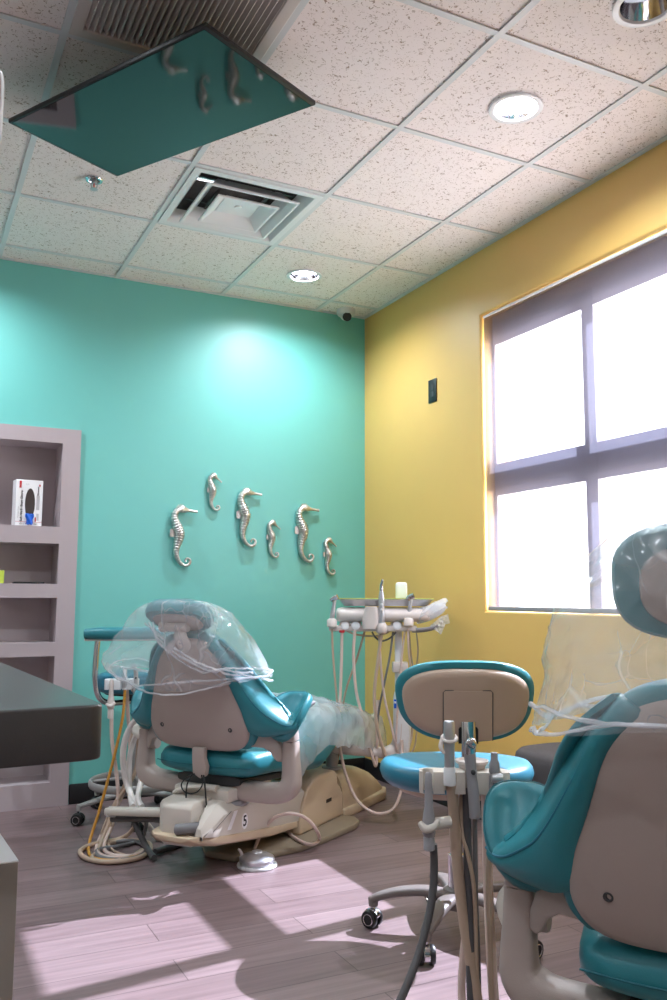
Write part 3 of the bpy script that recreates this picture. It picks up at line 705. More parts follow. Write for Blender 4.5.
    bm = BM(); rows = [[U((px, y, z + pz)) for px, pz in srect(w, .02, 24, 4)] for y, z, w in ((-.06, .335, .15), (.3, .31, .17), (.44, .285, .16))]; loft(bm, rows); obj('seat_pan', bm, 'dkgrey', t)
    # back: hard shell, thin padded cushion
    ring = outline(); rows = []
    for gr, d in ((-.0, .012), (.0, .004), (-.004, -.004), (-.02, -.010), (-.06, -.017), (-.11, -.021), (-.17, -.023)):
        c = V((0, .22, 0)); rr = []
        for p in ring:
            v = p - c; L0 = v.length; k = max((L0 + gr) / L0, .08); rr.append(U(back_pt(v.x * k, .22 + v.y * k, d)))
        rows.append(rr)
    bm = loft(BM(), rows); sh_ = obj('back_shell', bm, 'shell', t, ang=60)
    for s in (-1, 1):
        bm = BM(); lathe(bm, [(.0088, -.002), (.0088, .0022), (.007, .003), (.0055, .0022), (.005, .0005), (.001, .0003)], 16, U(back_pt(.163 * s, .095, -.0178)), (0, -.97, -.2425)); obj('screw', bm, 'dkgrey', sh_)
    rows = []
    for gr, d in ((-.02, .006), (.012, .010), (.022, .025), (.02, .055), (.0, .085), (-.04, .105), (-.10, .110), (-.16, .108)):
        c = V((0, .22, 0)); rr = []
        for p in ring:
            v = p - c; L0 = v.length; k = max((L0 + gr) / L0, .08); y = .22 + v.y * k
            rr.append(U(back_pt(v.x * k, max(y, .01), d)))
        rows.append(rr)
    bm = loft(BM(), rows); obj('back_cushion', bm, 'teal', t, ang=60)
    # side wings sweep from the shoulders down and out to the armrests
    for s in (-1, 1):
        low = [(.085, -.206, .870), (.150, -.190, .80), (.185, -.172, .70), (.212, -.148, .62), (.226, -.128, .552), (.262, -.105, .530), (.300, -.082, .528), (.352, -.062, .540), (.395, -.045, .556)]
        rim = [(.115, -.205, .890), (.165, -.195, .825), (.212, -.175, .742), (.256, -.148, .668), (.292, -.120, .620), (.328, -.098, .592), (.362, -.078, .572), (.388, -.060, .568), (.406, -.046, .576)]
        frt = [(.135, -.198, .892), (.198, -.184, .842), (.238, -.150, .792), (.264, -.112, .744), (.284, -.080, .704), (.302, -.056, .668), (.322, -.040, .636), (.345, -.040, .606), (.368, -.046, .584)]
        Lw, R_, Fr = crom(low, 5), crom(rim, 5), crom(frt, 5); rows = []
        for a, b, c in zip(Lw, R_, Fr):
            rw = []
            for j in range(6):
                f = j / 5; p = a.lerp(b, f); rw.append(V((p.x, p.y - .010 * math.sin(PI * f), p.z)))
            for j in range(1, 8):
                f = j / 7; p = b.lerp(c, f); rw.append(V((p.x, p.y + .034 * math.sin(PI * f), p.z)))
            rows.append([U((p.x * s, p.y, p.z)) for p in rw])
        bm = sheet(BM(), rows, .020); wg = obj('side_wing', bm, 'teal', t, ang=70)
        bm = BM(); tube(bm, [U((p.x * s, p.y - .010, p.z)) for p in R_[2:]], .0026, 6, smooth=False); obj('wing_piping', bm, 'teal_light', wg)
        # cupped armrest cushion, tipped up towards the front
        e1, e2, e3 = V((1, 0, 0)), V((0, .62, .785)), V((0, -.785, .62)); c0_ = V((.340, -.006, .604)); rows = []
        for w_, l_, d in ((.5, .6, -.030), (.85, .9, -.028), (1, 1, -.012), (1.02, 1.01, .006), (.97, .98, .020), (.88, .92, .024), (.70, .78, .014), (.45, .52, .004), (.2, .25, .0)):
            rr = []
            for px, pz in srect(.078 * w_, .104 * l_, 36, 2.5):
                rr.append(c0_ + e1 * (px + .16 * pz) + e2 * pz + e3 * (d + .28 * px * px / .076 - .02 * (pz / .1) ** 2))
            rows.append([U((p.x * s, p.y, p.z)) for p in rr])
        bm = loft(BM(), rows); ar = obj('armrest', bm, 'teal', t, ang=70)
        bm = BM(); tube(bm, [U(((c0_ + e1 * (px + .16 * pz) + e2 * pz + e3 * (.0235 + .28 * px * px / .076 - .02 * (pz / .1) ** 2)).x * s, (c0_ + e2 * pz + e3 * (.0235 + .28 * px * px / .076 - .02 * (pz / .1) ** 2)).y, (c0_ + e2 * pz + e3 * (.0235 + .28 * px * px / .076 - .02 * (pz / .1) ** 2)).z)) for px, pz in srect(.0735, .1005, 36, 2.5)], .0013, 6, smooth=False, closed=True); obj('armrest_seam', bm, 'stitch', ar)
        bm = BM(); tube(bm, [U((.345 * s, .045, .575)), U((.352 * s, .11, .618)), U((.356 * s, .16, .628))], [.028, .022, .012], 12, 4, sec=(1, .5)); obj('armrest_tip', bm, 'greyplas', t)
    # latch under the shell, release lever and its leads
    bm = up(BM()); prism(bm, [(-.020, .47), (.038, .47), (.038, .43), (.050, .40), (.045, .365), (.02, .352), (-.015, .37), (-.020, .43)], 'y', -.145, -.118); bev(bm, .006, 2); bm.transform(Matrix.Translation((0, 0, dz))); obj('back_latch', bm, 'shell', t)
    bm = BM(); tube(bm, [U(p) for p in ((.08, -.11, .315), (.02, -.12, .318), (-.04, -.13, .312), (-.09, -.13, .296), (-.11, -.135, .285))], [.022, .02, .018, .016, .013], 14, 6, sec=(.6, 1), up=(0, 0, 1)); obj('release_lever', bm, 'beige_light', t)
    bm = BM(); tube(bm, [U(p) for p in ((.0, -.15, .37), (-.03, -.16, .355), (-.055, -.16, .325), (-.03, -.165, .300), (.02, -.165, .305), (.045, -.16, .335), (.035, -.152, .37))], .0028, 8); tube(bm, [U(p) for p in ((-.01, -.152, .37), (-.02, -.17, .33), (-.022, -.172, .26), (-.02, -.17, .215))], .003, 8); obj('cable', bm, 'black', t)
    bm = BM(); tube(bm, [U(p) for p in ((.045, -.153, .37), (.06, -.165, .34), (.07, -.17, .29), (.07, -.165, .262))], .003, 8); lathe(bm, [(.006, 0), (.007, .03), (.004, .034)], 12, U((.07, -.165, .262)), (0, 0, -1)); obj('cable', bm, 'black', t)
    # headrest
    hc, pit, yw, hh, pw_, kl = head
    Rm = Matrix.Translation(U(hc)) @ Matrix.Rotation(yw, 4, 'Z') @ Matrix.Rotation(pit, 4, 'X')   # pad local: x across, z up the pad, -y the back
    def padring(w, h, n=40, e=2.9): return srect(w, h, n, e)
    rows = [[(px, d, pz) for px, pz in padring(.145 * k, hh * k2)] for k, k2, d in ((.80, .72, -.012), (.95, .92, -.012), (1., 1., .004), (1., 1., .022), (.94, .92, .042), (.75, .7, .052), (.4, .35, .053))]
    bm = loft(BM(), rows); bm.transform(Rm); hr = obj('headrest', bm, 'teal', t, ang=60)
    rows = [[(px, d, pz - .006) for px, pz in padring(pw_ * k, hh * .70 * k, 36, 2.6)] for k, d in ((1, -.008), (1, -.016), (.97, -.020), (.8, -.022))]
    bm = loft(BM(), rows); bm.transform(Rm); obj('headrest_plate', bm, 'shell', t)
    base = Rm @ V((0, -.02, -hh * .35)); b2 = U(back_pt(0, .40, -.0)); mid = base.lerp(b2, .5) + V((0, -.02, 0))
    bm = BM(); tube(bm, [b2, mid, base], [.028, .024, .022], 16, 5, sec=(.6, 1.2), up=(0, 1, 0)); obj('headrest_post', bm, 'bone', t, ang=60)
    bm = BM(); pv = base + V((0, -.012, 0)); tube(bm, [pv + V((-kl, 0, 0)), pv + V((kl * .85, 0, 0))], .021, 20, smooth=False); lathe(bm, [(.016, 0), (.024, .004), (.024, .026), (.018, .03)], 20, pv + V((-kl, 0, 0)), (-1, 0, 0)); bev(bm, .004, 2); obj('headrest_knuckle', bm, 'bone', t)
    return t
C1 = V((1.18, 3.415, 0)); RZ1 = -math.radians(54)
C2 = V((1.33, 1.13, 0)); RZ2 = -math.radians(53)
ch1 = dental_chair('teal and putty dental chair by the teal wall with a figure 5 on its base', C1, RZ1, 0., ((-.03, -.235, .972), math.radians(58), 0., .082, .112, .055), True)
ch2 = dental_chair('large nearest teal dental chair seen from behind at the right edge', C2, RZ2, 0., ((.012, -.205, 1.083), math.radians(10), 0., .098, .098, .024), False)

# ------------------------------------------------------------------ clear plastic covers
def lw(c, rz):                                                      # chair-local -> world
    mt = Matrix.Translation(c) @ Matrix.Rotation(rz, 4, 'Z'); return lambda p: mt @ V(p)
def wrinkle(p, amp, sc, seed):
    q = V(p) * sc + V((seed, seed * 2.3, 0))
    a = noise.noise(V((q.x * 1.6, q.y * 1.6, q.z * .55))); b = 1 - abs(noise.noise(q * 1.9 + V((3, 1, 7)))) * 2
    return (a * .6 + b * .5) * amp
HEMS = []
def film(name, label, loc, rz, rings, apex, m='film', amp=.014, seed=1., nu=96, nv=9):
    """bag: closed rings of control points from the top down to the hem"""
    cols = [crom(r, nu // len(r), True) for r in rings]; n = len(cols[0])
    grid = []
    for j in range(n):
        line = crom([V(apex)] + [c[j] for c in cols], nv); grid.append(line)
    rows = [[grid[j][i] for j in range(n)] for i in range(1, len(grid[0]))]
    bm = BM(); R_ = []
    for i, row in enumerate(rows):
        c = sum(row, V()) / n; rr = []
        for p in row:
            d = (p - c); d.z *= .3; d.normalize()
            k = min(1, i / 10)
            rr.append(bm.verts.new(p + d * (wrinkle(p, amp, 7, seed) + .5 * wrinkle(p, amp, 19, seed + 4)) * k + V((0, 0, .5 * wrinkle(p, amp, 9, seed + 9) * k))))
        R_.append(rr)
    HEMS.append([v.co.copy() for v in R_[-1]])
    top = bm.verts.new(apex)
    for j in range(n): bm.faces.new((top, R_[0][j], R_[0][(j + 1) % n]))
    for a, b in zip(R_, R_[1:]):
        for j in range(n): bm.faces.new((a[j], a[(j + 1) % n], b[(j + 1) % n], b[j]))
    bmesh.ops.recalc_face_normals(bm, faces=bm.faces[:])
    o = tag(obj(name, bm, m, None, loc, rz, ang=180), label, 'plastic cover')
    hem = [v + V((0, 0, .0)) for v in HEMS.pop()]
    for k in range(2):
        bm = BM(); ps = [p + V((0, 0, (.022 if k else 0) + .014 * math.sin(i * .21 + 2 * k + seed))) + V((p.x, p.y, 0)).normalized() * .003 for i, p in enumerate(hem)]
        tube(bm, ps, [.004 + .005 * abs(noise.noise(V((i * .23, seed + k, 0)))) for i in range(len(ps))], 8, smooth=False, closed=True, sec=(1., .5)); obj('hem', bm, 'film_milky', o, ang=180)
    return o
rings1 = [
 [(-.155, -.285, 1.02), (-.05, -.335, 1.035), (.07, -.32, 1.03), (.15, -.24, 1.02), (.11, -.115, .985), (0, -.09, .965), (-.11, -.13, .985), (-.165, -.22, 1.01)],
 [(-.235, -.30, .945), (-.08, -.335, .955), (.08, -.325, .95), (.195, -.235, .96), (.16, -.09, .93), (0, -.05, .91), (-.15, -.10, .92), (-.235, -.215, .94)],
 [(-.325, -.29, .86), (-.12, -.315, .86), (.08, -.295, .86), (.235, -.20, .875), (.215, -.06, .85), (0, -.01, .83), (-.20, -.06, .84), (-.32, -.19, .86)],
 [(-.375, -.27, .79), (-.16, -.275, .765), (.06, -.265, .775), (.265, -.165, .79), (.245, -.03, .78), (0, .03, .77), (-.22, -.02, .78), (-.37, -.16, .80)],
 [(-.35, -.255, .745), (-.18, -.252, .695), (.06, -.243, .70), (.262, -.15, .74), (.25, -.02, .74), (0, .05, .73), (-.22, 0, .74), (-.345, -.14, .76)],
]
cv1 = film('chair_cover', 'clear wrinkled plastic bag over the headrest of the dental chair by the teal wall', C1, RZ1, rings1, (0, -.22, 1.048), 'film', .016, 1.)
for k_ in range(3):                                                 # gathered folds running down across the back
    fp = [(-.13 + .02 * k_, -.315, .955), (-.06, -.305 - .004 * k_, .90 - .01 * k_), (.03, -.285, .84 - .016 * k_), (.12, -.262, .795 - .012 * k_), (.20, -.225, .765 + .010 * k_), (.27, -.16, .755 + .012 * k_)]
    bm = BM(); tube(bm, fp, [.004, .010, .008, .012, .010, .006], 10, 10, sec=(1, .35), up=(0, 1, 0)); 
    for v in bm.verts: v.co += V((0, -.3, 1)) * wrinkle(v.co, .010, 22, k_ + 3.)
    obj('fold', bm, 'film_milky', cv1, ang=180)
rings2 = [
 [(-.115, -.225, 1.165), (-.05, -.275, 1.19), (.06, -.275, 1.19), (.155, -.235, 1.165), (.12, -.15, 1.15), (.0, -.125, 1.15), (-.08, -.14, 1.16), (-.13, -.18, 1.155)],
 [(-.175, -.235, 1.09), (-.09, -.295, 1.10), (.09, -.295, 1.10), (.20, -.235, 1.09), (.17, -.11, 1.08), (0, -.075, 1.07), (-.14, -.09, 1.07), (-.185, -.16, 1.085)],
 [(-.222, -.235, 1.00), (-.12, -.285, .985), (.10, -.285, .98), (.24, -.23, .98), (.21, -.07, .97), (0, -.035, .96), (-.18, -.05, .97), (-.235, -.14, 1.0)],
 [(-.236, -.235, .91), (-.15, -.270, .900), (.10, -.272, .91), (.26, -.215, .91), (.24, -.04, .89), (0, .0, .88), (-.20, -.03, .89), (-.25, -.12, .91)],
 [(-.248, -.230, .835), (-.15, -.262, .830), (.10, -.266, .875), (.28, -.21, .875), (.25, -.02, .85), (0, .03, .84), (-.21, -.01, .83), (-.265, -.11, .825)],
]
film('chair_cover', 'clear wrinkled plastic bag over the headrest of the nearest dental chair', C2, RZ2, rings2, (0, -.21, 1.205), 'film', .018, 5.)
# sheet over the leg rest
rows = []
prof = crom([(0, .18, .50), (0, .30, .575), (0, .45, .60), (0, .60, .592), (0, .75, .565), (0, .90, .53), (0, 1.03, .495), (0, 1.10, .42), (0, 1.13, .33), (0, 1.15, .28)], 5)
for i, q_ in enumerate(prof):
    rw = []; w = .25 - .03 * (i / len(prof))
    for j in range(61):
        f = -1 + 2 * j / 60; x = f * (w + .10); over = max(0, abs(x) - w)
        z = q_.z - .05 * (x / w) ** 2 * (1 if q_.y < 1.05 else 0) - over * 1.1
        x = math.copysign(min(abs(x), w + .02 + over * .1), x)
        p = V((x, q_.y, z)); p += V((0, .2, 1)) * wrinkle(p, .03, 8, 3.) + V((0, .4, .6)) * wrinkle(p, .010, 22, 6.); rw.append(p)
    rows.append(rw)
bm = BM(); R_ = [[bm.verts.new(p) for p in rw] for rw in rows]
for a, b in zip(R_, R_[1:]):
    for j in range(len(a) - 1): bm.faces.new((a[j], a[j + 1], b[j + 1], b[j]))
tag(obj('leg_rest_cover', bm, 'film_milky', None, C1, RZ1, ang=180), 'milky plastic sheet draped over the leg rest of the chair by the teal wall', 'plastic cover')
# ------------------------------------------------------------------ helpers for standing furniture
def caster(name, parent, c, a, wheel_m, hood_m, r=.028):
    """twin-wheel caster standing on the floor under c = (x, y), turned by a"""
    R_ = Matrix.Translation((c[0], c[1], 0)) @ Matrix.Rotation(a, 4, 'Z')
    bm = BM()
    pr = [(r * 1.1 * math.cos(math.radians(g)), r + r * 1.1 * math.sin(math.radians(g))) for g in range(20, 201, 15)]; pr += [(r * .5, r * .9)]
    prism(bm, pr, 'x', -.009, .009); bev(bm, .002, 1); lathe(bm, [(.006, r * 1.9), (.006, r * 2.9)], 12); bm.transform(R_); k = obj(name, bm, hood_m, parent)
    for s in (-1, 1):
        bm = BM(); lathe(bm, [(.004, .0105), (r * .55, .0105), (r * .6, .009), (r * .93, .009), (r, .012), (r, .020), (r * .9, .025), (r * .6, .0255), (r * .55, .0235), (.004, .0235)], 24, (0, 0, r), (s, 0, 0)); bm.transform(R_); obj('wheel', bm, wheel_m, k)
        bm = BM(); tube(bm, [(s * .0255, r * .6 * math.cos(q_), r + r * .6 * math.sin(q_)) for q_ in [2 * PI * i / 20 for i in range(20)]], .0016, 6, smooth=False, closed=True); bm.transform(R_); obj('wheel_ring', bm, 'chrome', k)
    return k

# ------------------------------------------------------------------ operator stool in the middle of the floor
sc_ = V((1.635, 2.389, 0)); RZS = -math.radians(29)
st = thing('operator_stool', 'teal rolling stool with an oval beige-shelled backrest in the middle of the floor', 'stool', sc_, RZS)
def SW(x, y): # world xy -> stool local
    v = Matrix.Rotation(-RZS, 4, 'Z') @ (V((x, y, 0)) - sc_); return v
rows = []
for z, k in ((.462, .80), (.470, .90), (.486, .97), (.506, 1.0), (.524, .985), (.536, .94), (.5405, .84), (.540, .6), (.536, .3)):
    rows.append([(px, py - .012, z - (.012 * max(0, py / .2) if z > .49 else 0)) for px, py in srect(.245 * k, .215 * k, 48, 2.35)])
bm = loft(BM(), rows); obj('seat', bm, 'teal_light', st, ang=60)
rows = []
for z, k in ((.427, .45), (.434, .62), (.447, .78), (.464, .86), (.469, .86)):
    rows.append([(px, py - .012, z) for px, py in srect(.235 * k, .195 * k, 48, 2.35)])
bm = loft(BM(), rows); obj('seat_shell', bm, 'taupe', st, ang=60)
# backrest on the near side, hard shell towards the camera
Bk = Matrix.Translation((.017, -.225, .732)) @ Matrix.Rotation(math.radians(8), 4, 'X') @ Matrix.Diagonal((.97, 1, 1, 1))
def bring(w, h, n=56):
    return [(px * (1 + .10 * pz / h), pz + (.012 if abs(pz) < 9 else 0) * (1 - (px / w) ** 2)) for px, pz in srect(w, h, n, 2.7)]
def bcurve(px, d): return d + .9 * px * px / .22 * .35
rows = []
for k, k2, d in ((.90, .87, -.004), (.985, .985, .0), (1., 1., .012), (.985, .98, .03), (.92, .88, .046), (.7, .65, .052), (.3, .3, .052)):
    rows.append([(px, bcurve(px, d), pz) for px, pz in bring(.218 * k, .122 * k2)])
bm = loft(BM(), rows); bm.transform(Bk); bk_ = obj('backrest', bm, 'teal', st, ang=60)
rows = []
for k, k2, d in ((.905, .86, .0), (.90, .85, -.008), (.86, .80, -.016), (.75, .66, -.020), (.4, .4, -.0215), (.1, .1, -.022)):
    rows.append([(px, bcurve(px, d), pz - .004) for px, pz in bring(.218 * k, .122 * k2)])
bm = loft(BM(), rows); bm.transform(Bk); bs = obj('backrest_shell', bm, 'taupe', st, ang=60)
bm = BM(); rows = []
for j in range(13):
    px = -.074 + .148 * j / 12; rows.append([(px, bcurve(px, -.0235), pz) for pz in [-.098 + .148 * i / 12 for i in range(13)]])
sheet(bm, rows, .006); bm.transform(Bk); obj('access_panel', bm, 'taupe', bs)
bm = BM(); tube(bm, [(px, bcurve(px, -.0246), pz) for px, pz in ((-.076, -.10), (-.076, .044), (-.070, .051), (.070, .051), (.076, .044), (.076, -.10))], .0014, 6, smooth=False); bm.transform(Bk); obj('panel_seam', bm, 'dkgrey', bs)
bm = BM(); prism(bm, [(-.030, -.105), (.030, -.105), (.030, -.062), (.026, -.056), (-.026, -.056), (-.030, -.062)], 'y', -.030, -.026); bm.transform(Bk); obj('bracket_slot', bm, 'dark', bs)
bm = BM(); tube(bm, [(.016, -.255, .69), (.016, -.258, .62), (.014, -.252, .56), (.01, -.235, .495), (.004, -.18, .460), (.0, -.06, .448)], .021, 12, 6, sec=(.32, 1.), up=(0, 1, .2), pw=.7); obj('back_bracket', bm, 'chrome', st, ang=60)
bm = BM(); lathe(bm, [(.026, .10), (.027, .12), (.027, .24), (.020, .242), (.020, .412), (.028, .417), (.06, .424), (.06, .430)], 28); obj('gas_column', bm, 'chrome', st, ang=50)
bm = BM(); tube(bm, [(.02, .0, .432), (.12, .03, .432), (.20, .05, .427)], [.007, .006, .009], 10); obj('height_lever', bm, 'black', st)
bm = BM(); lathe(bm, [(.036, .075), (.048, .08), (.05, .11), (.042, .135), (.028, .14)], 28); obj('hub', bm, 'leg_grey', st, ang=50)
A_, B_ = SW(1.412, 2.55), SW(1.415, 2.228); a0 = math.atan2(A_.y, A_.x)
dirs = math.degrees(math.atan2(B_.y, B_.x) - a0)
for i in range(5):
    a = a0 + (2 * PI / 5) * i * (1 if (dirs % 360) < 180 else -1)
    ca, sa = math.cos(a), math.sin(a)
    bm = BM(); tube(bm, [(ca * d, sa * d, z) for d, z in ((.03, .115), (.10, .122), (.18, .115), (.245, .098), (.272, .086))], [.026, .027, .025, .022, .018], 14, 5, sec=(.55, 1), up=(0, 0, 1), pw=.7)
    lathe(bm, [(.015, .066), (.017, .09), (.012, .095)], 14, (ca * .268, sa * .268, 0)); obj('leg', bm, 'leg_grey', st, ang=60)
    caster('caster', st, (ca * .272, sa * .272), a + 1.1 + i, 'black', 'chrome')

# ------------------------------------------------------------------ assistant stool behind the far chair
ac = V((1.057, 4.277, 0)); RZA = -math.radians(16)
sa_ = thing('assistant_stool', 'tall teal stool with a padded arm bar and foot ring, beside the shelving', 'stool', ac, RZA)
rows = [[(px, py, z) for px, py in srect(.19 * k, .19 * k, 40, 2.1)] for z, k in ((.595, .86), (.602, .96), (.62, 1), (.655, 1), (.675, .97), (.684, .88), (.686, .5), (.686, .2))]
bm = loft(BM(), rows); obj('seat', bm, 'teal_light', sa_, ang=60)
bm = BM(); lathe(bm, [(.06, .575), (.15, .585), (.16, .596)], 32); obj('seat_pan', bm, 'dkgrey', sa_)
ap = [(-.235, -.17, .880), (-.15, -.185, .882), (-.02, -.19, .882), (.10, -.17, .882), (.19, -.10, .882), (.23, .0, .882)]
bm = BM(); tube(bm, ap, [.028, .036, .036, .036, .036, .028], 18, 7, sec=(.82, 1.05), up=(0, 0, 1), pw=.8); obj('arm_pad', bm, 'teal', sa_, ang=60)
bm = BM(); tube(bm, [(x, y, .852) for x, y, z in ap], .016, 10, 7, sec=(.35, 1), up=(0, 0, 1)); obj('arm_plate', bm, 'bone', sa_)
bm = BM(); tube(bm, [(-.178, -.165, .846), (-.183, -.165, .76), (-.183, -.163, .66), (-.165, -.15, .585), (-.12, -.11, .552), (-.03, -.03, .548), (.0, .0, .548)], .0135, 16, 8); obj('arm_tube', bm, 'chrome', sa_, ang=60)
bm = BM(); lathe(bm, [(.026, .10), (.026, .34), (.018, .342), (.018, .58)], 24); obj('gas_column', bm, 'grey_metal', sa_, ang=50)
bm = BM(); lathe(bm, [(.03, .545), (.034, .55), (.034, .575), (.02, .58)], 20); obj('column_collar', bm, 'black', sa_)
bm = BM(); tube(bm, [(.205 * math.cos(2 * PI * i / 40), .205 * math.sin(2 * PI * i / 40), .165) for i in range(40)], .0145, 12, smooth=False, closed=True, sec=(1.3, .6), up=(0, 0, 1)); fr_ = obj('foot_ring', bm, 'grey_metal', sa_, ang=60)
for i in range(3):
    a = 2 * PI * i / 3 + .9; bm = BM(); tube(bm, [(.025 * math.cos(a), .025 * math.sin(a), .185), (.2 * math.cos(a), .2 * math.sin(a), .165)], .007, 8, smooth=False); obj('ring_spoke', bm, 'grey_metal', fr_)
for i in range(5):
    a = math.radians(180 + 26) + RZA * 0 + 2 * PI * i / 5; ca, sa = math.cos(a), math.sin(a)
    bm = BM(); tube(bm, [(ca * d, sa * d, z) for d, z in ((.02, .115), (.12, .11), (.22, .092), (.268, .084))], [.022, .021, .018, .015], 12, 5, sec=(.6, 1), up=(0, 0, 1), pw=.7)
    lathe(bm, [(.012, .064), (.013, .085), (.01, .092)], 12, (ca * .268, sa * .268, 0)); obj('leg', bm, 'grey_metal', sa_, ang=60)
    caster('caster', sa_, (ca * .272, sa * .272), a + .8 + i * 1.3, 'black', 'black', .027)

# ------------------------------------------------------------------ delivery unit: arm, post, instrument head
DK = 4.22; DS = DK / F_PX
db = P(400, 752, DK); DRZ = -YAW
du = thing('delivery_unit', 'pale dental delivery unit on a post with hanging hoses, in front of the corner', 'dental unit', (db.x, db.y, 0), DRZ)
def D(px, py, dy=0.):                                               # measured on the plane of the unit -> unit-local metres
    w = P(px, py, DK + dy); v = Matrix.Rotation(YAW, 4, 'Z') @ (w - V((db.x, db.y, 0))); return v
def dpart(name, bm, m, parent=None, **k): return obj(name, bm, m, parent or du, **k)
# carrying arm from the chair's foot end
bm = BM(); tube(bm, [D(314, 746.5, .03), D(350, 749.5), D(386, 753, -.02), D(398, 754, 0)], [.024, .026, .026, .027], 18, 5, up=(0, 0, 1), pw=.8); dpart('carrying_arm', bm, 'bone', ang=60)
bm = BM(); a = D(316, 746, .03); box(bm, a, (.05, .07, .036), Matrix.Rotation(.05, 3, 'Y')); bev(bm, .006); dpart('arm_knuckle', bm, 'shell')
a = D(332, 748, .02); bm = BM(); lathe(bm, [(.05, .218), (.05, .228), (.03, .232), (.028, a.z)], 24, (a.x, a.y, 0)); dpart('arm_pivot', bm, 'greyplas')
bm = BM(); tube(bm, [D(386, 753, -.02), D(396, 748, 0), D(400, 738, 0), D(401, 722, 0)], [.028, .034, .036, .036], 18, 6, up=(0, 1, 0)); dpart('elbow', bm, 'bone', ang=60)
rows = []
for py, w, dp in ((752, .036, .03), (740, .043, .036), (715, .043, .036), (698, .043, .036), (692, .036, .03), (689.5, .02, .016)):
    c = D(402, py); rows.append([(c.x + px, c.y + pz, c.z) for px, pz in srect(w, dp, 28, 3.5)])
bm = loft(BM(), rows); po_ = dpart('post_cover', bm, 'white_metal', ang=60)
c = D(394.6, 703); bm = bbox((c.x, c.y - .034, c.z), (.012, .004, .042), .001, 1); dpart('switch_label', bm, 'blue', po_)
c = D(394.6, 701.5); bm = bbox((c.x, c.y - .0365, c.z), (.008, .002, .010), .0005, 1); dpart('switch_mark', bm, 'white', po_)
a, b = D(398.5, 692), D(398.5, 629); bm = BM(); box2(bm, (a.x - .017, a.y - .014, a.z - .02), (a.x + .017, a.y + .014, b.z)); bev(bm, .004); dpart('post', bm, 'white_metal')
c = D(400, 667); bm = bbox(c, (.075, .06, .05), .006); dpart('post_collar', bm, 'bone')
# head: rounded body with a centre nose, right-hand grip in white wrap
a, b = D(336, 615), D(430, 615)
rows = []
for f, k in ((0, .55), (.02, .9), (.05, 1), (.35, 1.), (.95, 1), (.985, .9), (1, .6)):
    c = a.lerp(b, f); rows.append([(c.x, c.y + .07 + px, c.z + pz) for px, pz in srect(.135 * k, .036 * k, 28, 3)])
bm = loft(BM(), rows); dpart('head_body', bm, 'bone', ang=60)
rows = []
for py, w in ((606.5, 5.5), (610, 6.8), (618, 8.), (624, 8), (628.5, 6.5)):
    c = D(371 + (py - 606) * -.08, py); rows.append([(c.x + px, c.y - .055 + pz, c.z) for px, pz in srect(w * DS, .035, 24, 3.2)])
bm = loft(BM(), rows); dpart('centre_nose', bm, 'bone', ang=60)
a, b = D(329, 627.5), D(416, 627); bm = BM(); box2(bm, (a.x, a.y - .045, a.z - .017), (b.x, a.y - .005, a.z + .012)); bev(bm, .008, 3); dpart('holder_rail', bm, 'bone')
bm = BM(); tube(bm, [D(412, 630, -.03), D(422, 630, -.04), D(433, 628, -.05), D(438, 625, -.05)], [.016, .014, .013, .010], 12, 5, sec=(.6, 1)); dpart('grip_handle', bm, 'greyplas')
bm = BM(); tube(bm, [D(416, 617, 0), D(428, 614, -.02), D(440, 608, -.03), D(444, 604, -.03)], [.035, .034, .028, .012], 16, 5, sec=(1, .5), up=(0, 0, 1)); dpart('grip', bm, 'white_metal', ang=60)
for px in (345, 355.5, 396.5):
    c = D(px, 625.5); bm = BM(); lathe(bm, [(.022, -.045), (.029, -.035), (.029, -.0), (.022, .01)], 24, (c.x, c.y - .03, c.z), (0, -1, 0)); k_ = dpart('empty_holder', bm, 'bone', ang=50)
    bm = BM(); lathe(bm, [(.012, .0), (.019, .002), (.02, .010), (.012, .013), (.004, .012)], 20, (c.x, c.y - .04, c.z), (0, -1, .1)); dpart('holder_cap', bm, 'white_metal', k_)
c = D(341.8, 631); bm = BM(); lathe(bm, [(.013, -.006), (.014, 0), (.013, .006)], 16, (c.x, c.y - .05, c.z)); dpart('red_ring', bm, 'red')
